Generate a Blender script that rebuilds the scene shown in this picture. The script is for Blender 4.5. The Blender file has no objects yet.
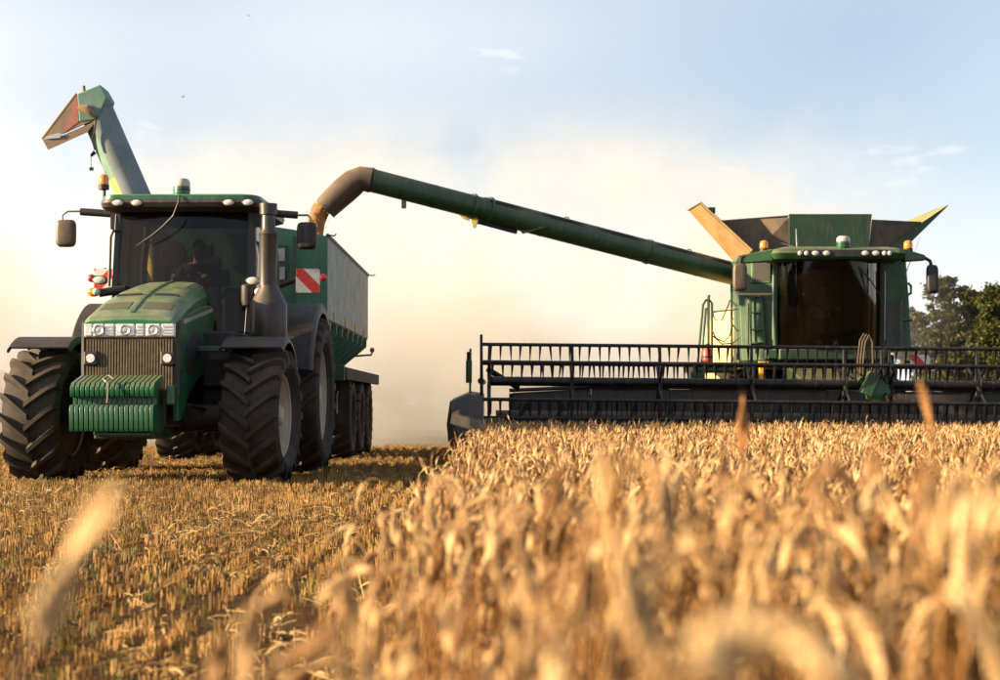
import bpy, bmesh, math, random
from mathutils import Vector, Matrix, Euler, noise as mnoise

R = math.radians
PI = math.pi
rnd = random.Random(7)
scene = bpy.context.scene
col = scene.collection

# ------------------------------------------------------------------ camera
CAM_H = 0.85                       # eye height above the field
FPX = 1685.0                       # focal length in photo pixels (photo is 1000 wide)
PITCH = math.atan(65.0 / FPX)      # the horizon lies 65 px under the middle
cam_data = bpy.data.cameras.new('camera')
cam = bpy.data.objects.new('camera', cam_data)
col.objects.link(cam)
cam.location = (0, 0, CAM_H)
cam.rotation_euler = (R(90) + PITCH, 0, 0)
cam_data.sensor_width = 36.0
cam_data.lens = 36.0 * FPX / 1000.0
cam_data.clip_start = 0.05
cam_data.clip_end = 6000
cam_data.dof.use_dof = True
cam_data.dof.focus_distance = 17.5
cam_data.dof.aperture_fstop = 3.9
scene.camera = cam

# ------------------------------------------------------------------ sky and sun
SUN_EL = R(15.0)
SUN_AZ = R(-101.0)                 # clockwise from +Y: left of the camera, a little behind it
world = bpy.data.worlds.new('World')
scene.world = world
world.use_nodes = True
wn, wl = world.node_tree.nodes, world.node_tree.links
wn.clear()
w_out = wn.new('ShaderNodeOutputWorld')
w_bg = wn.new('ShaderNodeBackground')
w_sky = wn.new('ShaderNodeTexSky')
w_sky.sky_type = 'NISHITA'
w_sky.sun_disc = False
w_sky.sun_elevation = SUN_EL
w_sky.sun_rotation = SUN_AZ
w_sky.altitude = 100
w_sky.air_density = 1.0
w_sky.dust_density = 1.0
w_sky.ozone_density = 3.6
w_bg.inputs['Strength'].default_value = 0.053
# high veil of haze, thicker towards the horizon all round, and thin drifting cloud
w_tc = wn.new('ShaderNodeTexCoord')
w_sep = wn.new('ShaderNodeSeparateXYZ'); wl.new(w_tc.outputs['Generated'], w_sep.inputs[0])
w_el = wn.new('ShaderNodeMapRange')
w_el.inputs[1].default_value = 0.0; w_el.inputs[2].default_value = 0.24
w_el.inputs[3].default_value = 1.0; w_el.inputs[4].default_value = 0.0
wl.new(w_sep.outputs['Z'], w_el.inputs[0])
w_map = wn.new('ShaderNodeMapping'); w_map.inputs['Scale'].default_value = (1.0, 1.0, 2.2)
w_map.inputs['Location'].default_value = (4.2, 8.5, 5.0)
w_noise = wn.new('ShaderNodeTexNoise'); w_noise.inputs['Scale'].default_value = 1.2
w_noise.inputs['Detail'].default_value = 2; w_noise.inputs['Roughness'].default_value = 0.45
w_veil = wn.new('ShaderNodeMapRange')
w_veil.inputs[1].default_value = 0.43; w_veil.inputs[2].default_value = 0.72
w_veil.inputs[3].default_value = 0.0; w_veil.inputs[4].default_value = 0.92
w_map2 = wn.new('ShaderNodeMapping'); w_map2.inputs['Scale'].default_value = (1.6, 1.6, 5.0)
w_map2.inputs['Location'].default_value = (6.0, 1.2, 2.5)
w_noise2 = wn.new('ShaderNodeTexNoise'); w_noise2.inputs['Scale'].default_value = 6.0
w_noise2.inputs['Detail'].default_value = 8; w_noise2.inputs['Roughness'].default_value = 0.6
w_wisp = wn.new('ShaderNodeMapRange')
w_wisp.inputs[1].default_value = 0.50; w_wisp.inputs[2].default_value = 0.67
w_wisp.inputs[3].default_value = 0.0; w_wisp.inputs[4].default_value = 0.65
w_max = wn.new('ShaderNodeMath'); w_max.operation = 'MAXIMUM'
w_max2 = wn.new('ShaderNodeMath'); w_max2.operation = 'MAXIMUM'
w_mix = wn.new('ShaderNodeMixRGB'); w_mix.blend_type = 'MIX'
w_mix.inputs[2].default_value = (6.9, 6.9, 6.75, 1)
for a_, b_ in ((w_map, w_noise), (w_map2, w_noise2)):
    wl.new(w_tc.outputs['Generated'], a_.inputs['Vector']); wl.new(a_.outputs[0], b_.inputs['Vector'])
wl.new(w_noise.outputs['Fac'], w_veil.inputs[0]); wl.new(w_noise2.outputs['Fac'], w_wisp.inputs[0])
wl.new(w_veil.outputs[0], w_max.inputs[0]); wl.new(w_el.outputs[0], w_max.inputs[1])
wl.new(w_max.outputs[0], w_max2.inputs[0]); wl.new(w_wisp.outputs[0], w_max2.inputs[1])
wl.new(w_max2.outputs[0], w_mix.inputs[0])
wl.new(w_sky.outputs[0], w_mix.inputs[1])
wl.new(w_mix.outputs[0], w_bg.inputs['Color'])
wl.new(w_bg.outputs[0], w_out.inputs['Surface'])

sun_data = bpy.data.lights.new('sun', 'SUN')
sun_data.energy = 5.0
sun_data.angle = R(0.6)
sun_data.color = (1.0, 0.76, 0.48)
sun = bpy.data.objects.new('sun', sun_data)
col.objects.link(sun)
sun_dir = Vector((math.sin(SUN_AZ) * math.cos(SUN_EL), math.cos(SUN_AZ) * math.cos(SUN_EL), math.sin(SUN_EL)))
sun.rotation_euler = sun_dir.to_track_quat('Z', 'Y').to_euler()
sun.location = sun_dir * 60

scene.view_settings.view_transform = 'Standard'
scene.view_settings.look = 'None'
scene.view_settings.exposure = 1.75
scene.view_settings.gamma = 1.0
scene.view_settings.use_curve_mapping = False
scene.cycles.use_denoising = True
scene.cycles.max_bounces = 8
scene.cycles.volume_bounces = 2
scene.cycles.transparent_max_bounces = 12
scene.cycles.caustics_reflective = False
scene.cycles.caustics_refractive = False


# ------------------------------------------------------------------ helpers
def P(px, py, d):
    """World point seen at photo pixel (px, py) at depth d along +Y (d comes from the thing it belongs to)."""
    a = (px - 500.0) / FPX
    b = (340.0 - py) / FPX
    cp, sp = math.cos(PITCH), math.sin(PITCH)
    dy, dz = cp - b * sp, sp + b * cp
    return Vector((a / dy * d, d, CAM_H + dz / dy * d))


def tag(o, label=None, cat=None, group=None, kind=None):
    if label: o['label'] = label
    if cat: o['category'] = cat
    if group: o['group'] = group
    if kind: o['kind'] = kind
    return o


def empty(name, loc=(0, 0, 0), rz=0.0):
    o = bpy.data.objects.new(name, None)
    col.objects.link(o)
    o.location = loc
    o.rotation_euler = (0, 0, rz)
    o.empty_display_size = 0.2
    return o


class MB:
    """Collects shapes and links them as one mesh object."""
    def __init__(self):
        self.v = []; self.f = []

    def add(self, verts, faces):
        n = len(self.v)
        self.v.extend([tuple(p) for p in verts])
        self.f.extend([tuple(i + n for i in f) for f in faces])
        return self

    def box(self, c, s, rot=None):
        hx, hy, hz = s[0] / 2, s[1] / 2, s[2] / 2
        pts = [Vector((x, y, z)) for x in (-hx, hx) for y in (-hy, hy) for z in (-hz, hz)]
        if rot is not None:
            m = Euler(rot).to_matrix()
            pts = [m @ p for p in pts]
        pts = [p + Vector(c) for p in pts]
        return self.add(pts, [(0, 1, 3, 2), (4, 6, 7, 5), (0, 4, 5, 1), (2, 3, 7, 6), (0, 2, 6, 4), (1, 5, 7, 3)])

    def b(self, x0, x1, y0, y1, z0, z1):
        return self.box(((x0 + x1) / 2, (y0 + y1) / 2, (z0 + z1) / 2), (abs(x1 - x0), abs(y1 - y0), abs(z1 - z0)))

    def loft(self, rings, caps=True, closed=True):
        n = len(rings[0]); verts = []; faces = []
        for r in rings: verts.extend(r)
        for k in range(len(rings) - 1):
            for i in range(n if closed else n - 1):
                j = (i + 1) % n
                faces.append((k * n + i, k * n + j, (k + 1) * n + j, (k + 1) * n + i))
        if caps and closed:
            faces.append(tuple(reversed(range(n))))
            faces.append(tuple((len(rings) - 1) * n + i for i in range(n)))
        return self.add(verts, faces)

    def prism(self, poly, axis, a0, a1):
        """poly in the plane square to axis: x -> (y,z), y -> (x,z), z -> (x,y)."""
        def mk(p, a):
            return {'x': (a, p[0], p[1]), 'y': (p[0], a, p[1]), 'z': (p[0], p[1], a)}[axis]
        return self.loft([[mk(p, a0) for p in poly], [mk(p, a1) for p in poly]])

    def tube(self, path, r, seg=10, caps=True):
        path = [Vector(p) for p in path]
        n = len(path)
        rs = r if isinstance(r, (list, tuple)) else [r] * n
        rings = []; up = None
        for i, p in enumerate(path):
            t = (path[min(i + 1, n - 1)] - path[max(i - 1, 0)])
            if t.length < 1e-9: t = Vector((0, 0, 1))
            t.normalize()
            if up is None:
                up = Vector((0, 0, 1)) if abs(t.z) < 0.9 else Vector((1, 0, 0))
            u = up - t * up.dot(t)
            if u.length < 1e-6: u = t.orthogonal()
            u.normalize(); up = u
            w = t.cross(u)
            rings.append([p + (u * math.cos(2 * PI * k / seg) + w * math.sin(2 * PI * k / seg)) * rs[i] for k in range(seg)])
        return self.loft(rings, caps)

    def lathe(self, profile, c=(0, 0, 0), axis='z', seg=24, caps=True):
        """profile: list of (radius, position along axis)."""
        rings = []
        for r, h in profile:
            ring = []
            for k in range(seg):
                a = 2 * PI * k / seg
                u, w = r * math.cos(a), r * math.sin(a)
                p = {'z': (u, w, h), 'x': (h, u, w), 'y': (u, h, w)}[axis]
                ring.append((p[0] + c[0], p[1] + c[1], p[2] + c[2]))
            rings.append(ring)
        return self.loft(rings, caps)

    def ell(self, c, s, seg=12, rings=8, rot=None):
        m = Euler(rot).to_matrix() if rot is not None else Matrix.Identity(3)
        rr = []
        for i in range(rings + 1):
            a = PI * (0.02 + 0.96 * i / rings)
            rr.append([m @ Vector((s[0] * math.sin(a) * math.cos(2 * PI * k / seg), s[1] * math.sin(a) * math.sin(2 * PI * k / seg), -s[2] * math.cos(a))) + Vector(c) for k in range(seg)])
        return self.loft(rr)

    def plate(self, pts, th, nrm=None):
        """A polygon with real thickness th, pushed back along its normal."""
        pts = [Vector(p) for p in pts]
        if nrm is None:
            nrm = (pts[1] - pts[0]).cross(pts[2] - pts[0])
        nrm = Vector(nrm).normalized()
        return self.loft([[p for p in pts], [p - nrm * th for p in pts]])

    def mesh(self, name, angle=35):
        me = bpy.data.meshes.new(name)
        me.from_pydata(self.v, [], self.f)
        bm = bmesh.new(); bm.from_mesh(me)
        bmesh.ops.recalc_face_normals(bm, faces=bm.faces)
        bm.to_mesh(me); bm.free()
        if angle:
            me.shade_smooth()
            me.set_sharp_from_angle(angle=R(angle))
        me.update()
        return me

    def build(self, name, mat, parent=None, angle=35, bevel=0.0, bseg=2, loc=None):
        me = self.mesh(name, angle)
        me.materials.append(mat)
        o = bpy.data.objects.new(name, me)
        col.objects.link(o)
        if parent: o.parent = parent
        if loc is not None: o.location = loc
        if bevel:
            m = o.modifiers.new('bevel', 'BEVEL'); m.width = bevel; m.segments = bseg
            m.limit_method = 'ANGLE'; m.angle_limit = R(38); m.harden_normals = True
        return o


def inst(me_obj, parent, loc=(0, 0, 0), rot=None, scale=None, name=None):
    """Another object sharing the mesh of me_obj."""
    o = bpy.data.objects.new(name or me_obj.name.split('.')[0], me_obj.data)
    col.objects.link(o)
    for m in me_obj.modifiers:
        if m.type == 'BEVEL':
            k = o.modifiers.new('bevel', 'BEVEL'); k.width = m.width; k.segments = m.segments
            k.limit_method = 'ANGLE'; k.angle_limit = m.angle_limit; k.harden_normals = True
    o.parent = parent; o.location = loc
    if rot is not None: o.rotation_euler = rot
    if scale is not None: o.scale = scale
    return o


# ------------------------------------------------------------------ materials
DUST = (0.40, 0.28, 0.145)


def new_mat(name):
    m = bpy.data.materials.new(name); m.use_nodes = True
    nt = m.node_tree; nt.nodes.clear()
    out = nt.nodes.new('ShaderNodeOutputMaterial')
    bs = nt.nodes.new('ShaderNodeBsdfPrincipled')
    nt.links.new(bs.outputs[0], out.inputs['Surface'])
    return m, nt, bs, out


def N(nt, kind, **kw):
    n = nt.nodes.new(kind)
    for k, v in kw.items():
        if hasattr(n, k) and not isinstance(k, int): setattr(n, k, v)
        else: n.inputs[k].default_value = v
    return n


def dusty(name, base, rough=0.45, metal=0.0, dust=0.5, all_over=0.12, scale=4.0, spec=0.5, coat=0.0, bump=0.15, streak=True, rust=0.0, dcol=DUST):
    """Paint, rubber or metal under field dust: dust lies thickest on faces that look up, thinly elsewhere, in patches."""
    m, nt, bs, out = new_mat(name)
    L = nt.links.new
    tc = N(nt, 'ShaderNodeTexCoord')
    n1 = N(nt, 'ShaderNodeTexNoise', Scale=scale, Detail=8.0, Roughness=0.62)
    n2 = N(nt, 'ShaderNodeTexNoise', Scale=scale * 9, Detail=5.0, Roughness=0.7)
    L(tc.outputs['Object'], n1.inputs['Vector']); L(tc.outputs['Object'], n2.inputs['Vector'])
    geo = N(nt, 'ShaderNodeNewGeometry')
    sep = N(nt, 'ShaderNodeSeparateXYZ'); L(geo.outputs['Normal'], sep.inputs[0])
    upr = N(nt, 'ShaderNodeMapRange'); upr.inputs[1].default_value = 0.15; upr.inputs[2].default_value = 0.95
    upr.inputs[3].default_value = all_over; upr.inputs[4].default_value = dust
    L(sep.outputs['Z'], upr.inputs[0])
    r1 = N(nt, 'ShaderNodeMapRange'); r1.inputs[1].default_value = 0.30; r1.inputs[2].default_value = 0.72
    r1.inputs[3].default_value = 0.35; r1.inputs[4].default_value = 1.45
    L(n1.outputs['Fac'], r1.inputs[0])
    mul = N(nt, 'ShaderNodeMath', operation='MULTIPLY'); L(upr.outputs[0], mul.inputs[0]); L(r1.outputs[0], mul.inputs[1])
    r2 = N(nt, 'ShaderNodeMapRange'); r2.inputs[1].default_value = 0.35; r2.inputs[2].default_value = 0.7
    r2.inputs[3].default_value = 0.75; r2.inputs[4].default_value = 1.25
    L(n2.outputs['Fac'], r2.inputs[0])
    mul2 = N(nt, 'ShaderNodeMath', operation='MULTIPLY', use_clamp=True); L(mul.outputs[0], mul2.inputs[0]); L(r2.outputs[0], mul2.inputs[1])
    fac = mul2
    if streak:
        mp = N(nt, 'ShaderNodeMapping'); mp.inputs['Scale'].default_value = (7, 7, 0.7)
        L(tc.outputs['Object'], mp.inputs[0])
        n3 = N(nt, 'ShaderNodeTexNoise', Scale=3.0, Detail=4.0); L(mp.outputs[0], n3.inputs['Vector'])
        r3 = N(nt, 'ShaderNodeMapRange'); r3.inputs[1].default_value = 0.52; r3.inputs[2].default_value = 0.75
        r3.inputs[3].default_value = 0.0; r3.inputs[4].default_value = 0.22 * (all_over + 0.35)
        L(n3.outputs['Fac'], r3.inputs[0])
        ad = N(nt, 'ShaderNodeMath', operation='ADD', use_clamp=True); L(mul2.outputs[0], ad.inputs[0]); L(r3.outputs[0], ad.inputs[1])
        fac = ad
    # slow wander of the paint itself
    hv = N(nt, 'ShaderNodeHueSaturation'); hv.inputs['Color'].default_value = (*base, 1)
    rv = N(nt, 'ShaderNodeMapRange'); rv.inputs[1].default_value = 0.3; rv.inputs[2].default_value = 0.7
    rv.inputs[3].default_value = 0.8; rv.inputs[4].default_value = 1.18
    L(n1.outputs['Fac'], rv.inputs[0]); L(rv.outputs[0], hv.inputs['Value'])
    csrc = hv.outputs[0]
    if rust > 0:
        n4 = N(nt, 'ShaderNodeTexNoise', Scale=scale * 2.3, Detail=9.0, Roughness=0.75); L(tc.outputs['Object'], n4.inputs['Vector'])
        r4 = N(nt, 'ShaderNodeMapRange'); r4.inputs[1].default_value = 0.66 - rust * 0.14; r4.inputs[2].default_value = 0.74 - rust * 0.1
        L(n4.outputs['Fac'], r4.inputs[0])
        mr = N(nt, 'ShaderNodeMixRGB'); L(r4.outputs[0], mr.inputs[0]); L(csrc, mr.inputs[1]); mr.inputs[2].default_value = (0.16, 0.065, 0.025, 1)
        csrc = mr.outputs[0]
    mx = N(nt, 'ShaderNodeMixRGB'); L(fac.outputs[0], mx.inputs[0]); L(csrc, mx.inputs[1]); mx.inputs[2].default_value = (*dcol, 1)
    L(mx.outputs[0], bs.inputs['Base Color'])
    rr = N(nt, 'ShaderNodeMapRange'); rr.inputs[3].default_value = rough; rr.inputs[4].default_value = 0.92
    L(fac.outputs[0], rr.inputs[0]); L(rr.outputs[0], bs.inputs['Roughness'])
    bs.inputs['Metallic'].default_value = metal
    bs.inputs['Specular IOR Level'].default_value = spec
    if coat: bs.inputs['Coat Weight'].default_value = coat; bs.inputs['Coat Roughness'].default_value = 0.25
    bp = N(nt, 'ShaderNodeBump', Strength=bump, Distance=0.004); L(n2.outputs['Fac'], bp.inputs['Height'])
    L(bp.outputs[0], bs.inputs['Normal'])
    return m


def plain(name, base, rough=0.5, metal=0.0, spec=0.5, var=0.15, scale=12.0, trans=0.0):
    m, nt, bs, out = new_mat(name)
    L = nt.links.new
    tc = N(nt, 'ShaderNodeTexCoord')
    n1 = N(nt, 'ShaderNodeTexNoise', Scale=scale, Detail=6.0, Roughness=0.6); L(tc.outputs['Object'], n1.inputs['Vector'])
    rv = N(nt, 'ShaderNodeMapRange'); rv.inputs[1].default_value = 0.3; rv.inputs[2].default_value = 0.7
    rv.inputs[3].default_value = 1 - var; rv.inputs[4].default_value = 1 + var
    hv = N(nt, 'ShaderNodeHueSaturation'); hv.inputs['Color'].default_value = (*base, 1)
    L(n1.outputs['Fac'], rv.inputs[0]); L(rv.outputs[0], hv.inputs['Value']); L(hv.outputs[0], bs.inputs['Base Color'])
    bs.inputs['Roughness'].default_value = rough
    bs.inputs['Metallic'].default_value = metal
    bs.inputs['Specular IOR Level'].default_value = spec
    return m


def straw_mat(name, c_dark, c_light, trans=0.25, rough=0.6, grain=60.0, green=None):
    """Dry straw: tone changes from stalk to stalk, light shines a little through it."""
    m, nt, bs, out = new_mat(name)
    L = nt.links.new
    oi = N(nt, 'ShaderNodeObjectInfo')
    tc = N(nt, 'ShaderNodeTexCoord')
    n1 = N(nt, 'ShaderNodeTexNoise', Scale=grain, Detail=3.0); L(tc.outputs['Object'], n1.inputs['Vector'])
    add = N(nt, 'ShaderNodeMath', operation='MULTIPLY_ADD'); L(n1.outputs['Fac'], add.inputs[0]); add.inputs[1].default_value = 0.55
    sub = N(nt, 'ShaderNodeMath', operation='MULTIPLY_ADD'); L(oi.outputs['Random'], sub.inputs[0]); sub.inputs[1].default_value = 0.9; sub.inputs[2].default_value = -0.22
    L(sub.outputs[0], add.inputs[2])
    rp = N(nt, 'ShaderNodeValToRGB')
    rp.color_ramp.elements[0].color = (*c_dark, 1); rp.color_ramp.elements[1].color = (*c_light, 1)
    rp.color_ramp.elements[0].position = 0.1; rp.color_ramp.elements[1].position = 0.9
    L(add.outputs[0], rp.inputs[0])
    src = rp.outputs[0]
    if green:
        fr = N(nt, 'ShaderNodeMath', operation='MULTIPLY'); L(oi.outputs['Random'], fr.inputs[0]); fr.inputs[1].default_value = 17.3
        fr2 = N(nt, 'ShaderNodeMath', operation='FRACT'); L(fr.outputs[0], fr2.inputs[0])
        gt = N(nt, 'ShaderNodeMath', operation='GREATER_THAN'); L(fr2.outputs[0], gt.inputs[0]); gt.inputs[1].default_value = green[1]
        gm = N(nt, 'ShaderNodeMixRGB'); L(gt.outputs[0], gm.inputs[0]); L(src, gm.inputs[1]); gm.inputs[2].default_value = (*green[0], 1)
        src = gm.outputs[0]
    L(src, bs.inputs['Base Color'])
    bs.inputs['Roughness'].default_value = rough
    bs.inputs['Specular IOR Level'].default_value = 0.3
    tr = N(nt, 'ShaderNodeBsdfTranslucent'); L(src, tr.inputs['Color'])
    mx = N(nt, 'ShaderNodeMixShader'); mx.inputs[0].default_value = trans
    L(bs.outputs[0], mx.inputs[1]); L(tr.outputs[0], mx.inputs[2]); L(mx.outputs[0], out.inputs['Surface'])
    return m


def glass_mat(name, tint, dirt=0.12, rough=0.03):
    """Tinted cab glass with a film of dust."""
    m, nt, bs, out = new_mat(name)
    L = nt.links.new
    tr = N(nt, 'ShaderNodeBsdfTransparent', Color=(*tint, 1))
    gl = N(nt, 'ShaderNodeBsdfGlossy', Roughness=rough, Color=(0.9, 0.92, 0.95, 1))
    fr = N(nt, 'ShaderNodeFresnel', IOR=1.33)
    mx = N(nt, 'ShaderNodeMixShader'); L(fr.outputs[0], mx.inputs[0]); L(tr.outputs[0], mx.inputs[1]); L(gl.outputs[0], mx.inputs[2])
    tc = N(nt, 'ShaderNodeTexCoord')
    n1 = N(nt, 'ShaderNodeTexNoise', Scale=2.2, Detail=8.0, Roughness=0.65); L(tc.outputs['Object'], n1.inputs['Vector'])
    rv = N(nt, 'ShaderNodeMapRange'); rv.inputs[1].default_value = 0.3; rv.inputs[2].default_value = 0.75
    rv.inputs[3].default_value = dirt * 0.4; rv.inputs[4].default_value = dirt * 1.5
    L(n1.outputs['Fac'], rv.inputs[0])
    df = N(nt, 'ShaderNodeBsdfDiffuse', Color=(*DUST, 1))
    mx2 = N(nt, 'ShaderNodeMixShader'); L(rv.outputs[0], mx2.inputs[0]); L(mx.outputs[0], mx2.inputs[1]); L(df.outputs[0], mx2.inputs[2])
    L(mx2.outputs[0], out.inputs['Surface'])
    return m


def stripe_mat(name, c1, c2, period, angle, axis='XZ'):
    """Flat printed warning stripes."""
    m, nt, bs, out = new_mat(name)
    L = nt.links.new
    tc = N(nt, 'ShaderNodeTexCoord'); sep = N(nt, 'ShaderNodeSeparateXYZ'); L(tc.outputs['Object'], sep.inputs[0])
    a = N(nt, 'ShaderNodeMath', operation='MULTIPLY'); L(sep.outputs['X'], a.inputs[0]); a.inputs[1].default_value = math.cos(angle) / period
    b = N(nt, 'ShaderNodeMath', operation='MULTIPLY_ADD'); L(sep.outputs['Z'], b.inputs[0]); b.inputs[1].default_value = math.sin(angle) / period
    L(a.outputs[0], b.inputs[2])
    off = N(nt, 'ShaderNodeMath', operation='ADD'); L(b.outputs[0], off.inputs[0]); off.inputs[1].default_value = 100.25
    fr = N(nt, 'ShaderNodeMath', operation='FRACT'); L(off.outputs[0], fr.inputs[0])
    gt = N(nt, 'ShaderNodeMath', operation='GREATER_THAN'); L(fr.outputs[0], gt.inputs[0]); gt.inputs[1].default_value = 0.5
    mx = N(nt, 'ShaderNodeMixRGB'); L(gt.outputs[0], mx.inputs[0]); mx.inputs[1].default_value = (*c1, 1); mx.inputs[2].default_value = (*c2, 1)
    n1 = N(nt, 'ShaderNodeTexNoise', Scale=25.0, Detail=6.0); L(tc.outputs['Object'], n1.inputs['Vector'])
    rv = N(nt, 'ShaderNodeMapRange'); rv.inputs[1].default_value = 0.45; rv.inputs[2].default_value = 0.75; rv.inputs[4].default_value = 0.45
    L(n1.outputs['Fac'], rv.inputs[0])
    m2 = N(nt, 'ShaderNodeMixRGB'); L(rv.outputs[0], m2.inputs[0]); L(mx.outputs[0], m2.inputs[1]); m2.inputs[2].default_value = (*DUST, 1)
    L(m2.outputs[0], bs.inputs['Base Color']); bs.inputs['Roughness'].default_value = 0.4
    return m


M = {}
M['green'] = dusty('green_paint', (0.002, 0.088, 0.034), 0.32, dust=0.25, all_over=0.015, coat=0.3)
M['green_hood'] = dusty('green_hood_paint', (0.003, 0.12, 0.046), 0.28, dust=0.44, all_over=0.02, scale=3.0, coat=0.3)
M['green_dark'] = dusty('dark_green_paint', (0.002, 0.030, 0.010), 0.42, dust=0.25, all_over=0.035)
M['green_combine'] = dusty('combine_green_paint', (0.004, 0.062, 0.018), 0.38, dust=0.35, all_over=0.06)
M['green_tube'] = dusty('auger_green_paint', (0.005, 0.055, 0.02), 0.42, dust=0.32, all_over=0.08, scale=2.0, rust=0.3)
M['teal'] = dusty('trailer_green_paint', (0.03, 0.15, 0.095), 0.5, dust=0.35, all_over=0.08, scale=1.6, rust=0.45)
M['teal_dark'] = dusty('trailer_dark_paint', (0.006, 0.045, 0.033), 0.5, dust=0.2, all_over=0.06)
M['trailer_side'] = dusty('bleached_trailer_side_paint', (0.055, 0.14, 0.105), 0.55, dust=0.5, all_over=0.60, scale=3.6, rust=0.5, dcol=(0.56, 0.52, 0.47))
M['black'] = dusty('black_plastic', (0.014, 0.014, 0.016), 0.5, dust=0.07, all_over=0.02, spec=0.4)
M['black_roof'] = dusty('cab_roof_plastic', (0.02, 0.02, 0.022), 0.42, dust=0.25, all_over=0.03)
M['dark_metal'] = dusty('dark_metal', (0.012, 0.012, 0.014), 0.5, dust=0.2, all_over=0.03, spec=0.35)
M['reel'] = dusty('reel_black_paint', (0.006, 0.006, 0.008), 0.38, dust=0.05, all_over=0.0, spec=0.35)
M['rubber'] = dusty('tyre_rubber', (0.013, 0.012, 0.012), 0.75, dust=0.26, all_over=0.12, scale=5.0, spec=0.3, streak=False, bump=0.3, dcol=(0.28, 0.20, 0.13))
M['rim'] = dusty('rim_paint', (0.42, 0.40, 0.33), 0.5, dust=0.5, all_over=0.35, scale=6.0)
M['rim_yellow'] = dusty('rim_yellow_paint', (0.55, 0.38, 0.03), 0.5, dust=0.5, all_over=0.3)
M['grille'] = dusty('dusty_grille', (0.03, 0.026, 0.02), 0.7, dust=0.6, all_over=0.26, scale=14.0, streak=False)
M['steel'] = dusty('bare_steel', (0.35, 0.34, 0.33), 0.38, metal=0.8, dust=0.35, all_over=0.15)
M['exhaust'] = dusty('exhaust_grey', (0.028, 0.027, 0.028), 0.36, metal=0.3, dust=0.25, all_over=0.05)
M['cream'] = dusty('cream_panel', (0.62, 0.50, 0.22), 0.5, dust=0.4, all_over=0.2)
M['yellow'] = dusty('yellow_paint', (0.75, 0.42, 0.02), 0.45, dust=0.4, all_over=0.12)
M['flap'] = dusty('hopper_flap_sheet', (0.23, 0.135, 0.042), 0.45, metal=0.15, dust=0.3, all_over=0.25)
M['hopper_in'] = dusty('hopper_rubber', (0.03, 0.022, 0.017), 0.7, dust=0.4, all_over=0.13)
M['red'] = dusty('red_paint', (0.45, 0.022, 0.014), 0.4, dust=0.4, all_over=0.1)
M['rust_red'] = dusty('faded_red_paint', (0.33, 0.09, 0.075), 0.6, dust=0.3, all_over=0.2)
M['brown_sheet'] = dusty('dirty_brown_sheet', (0.15, 0.10, 0.07), 0.6, dust=0.4, all_over=0.3)
M['grey_sheet'] = dusty('grey_sheet', (0.03, 0.032, 0.036), 0.55, dust=0.3, all_over=0.07)
M['silver'] = dusty('silver_foil', (0.6, 0.6, 0.6), 0.3, metal=0.8, dust=0.2, all_over=0.1)
M['auger_grey'] = dusty('auger_weathered', (0.10, 0.15, 0.16), 0.5, dust=0.3, all_over=0.25, scale=2.0, rust=0.2, dcol=(0.3, 0.29, 0.28))
M['lamp'] = plain('lamp_reflector', (0.72, 0.70, 0.66), 0.2, 0.3, 0.7, 0.3, 40)
M['lens'] = plain('lamp_lens', (0.55, 0.53, 0.48), 0.12, 0.0, 0.8, 0.2, 30)
M['amber'] = plain('amber_lens', (0.85, 0.22, 0.01), 0.12, 0.0, 0.8, 0.15)
M['red_lens'] = plain('red_lens', (0.5, 0.05, 0.04), 0.15, 0.0, 0.7, 0.15)
M['white'] = plain('white_plastic', (0.42, 0.39, 0.34), 0.35, var=0.25)
M['glass'] = glass_mat('cab_glass', (0.42, 0.39, 0.36), 0.012)
M['glass_side'] = glass_mat('side_glass', (0.70, 0.72, 0.72), 0.05)
M['glass_combine'] = glass_mat('combine_glass', (0.48, 0.46, 0.43), 0.008)
M['mirror_sunlit'] = dusty('dusty_mirror_housing', (0.05, 0.035, 0.025), 0.45, dust=0.3, all_over=0.15)  # dusty plastic, with the left mirrors' warm sunlight put into the brown base
M['interior'] = plain('cab_interior', (0.022, 0.02, 0.019), 0.75)
M['seat'] = plain('seat_cloth', (0.03, 0.03, 0.033), 0.9)
M['skin'] = plain('skin', (0.52, 0.30, 0.20), 0.55, var=0.06)
M['shirt'] = plain('work_shirt', (0.035, 0.04, 0.055), 0.9)
M['shirt_tan'] = plain('tan_shirt', (0.11, 0.085, 0.065), 0.9)
M['trousers'] = plain('trousers', (0.03, 0.032, 0.04), 0.9)
M['hair'] = plain('hair', (0.05, 0.028, 0.014), 0.7)
M['stripe'] = stripe_mat('warning_stripes', (0.62, 0.02, 0.015), (0.72, 0.70, 0.64), 0.26, R(45))
M['stripe_mirror'] = stripe_mat('warning_stripes_mirrored', (0.62, 0.02, 0.015), (0.72, 0.70, 0.64), 0.22, R(135))
M['grain'] = straw_mat('wheat_grain', (0.15, 0.07, 0.02), (0.26, 0.135, 0.048), 0.0, 0.7)
# ------------------------------------------------------------------ ground
def ground_height(x, y):
    """Gentle unevenness of the field, near zero where the machines stand."""
    k = 0.025 * mnoise.noise(Vector((x * 0.35, y * 0.22, 3.1)))
    return k * (1.0 if y < 16 else 0.25)


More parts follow.
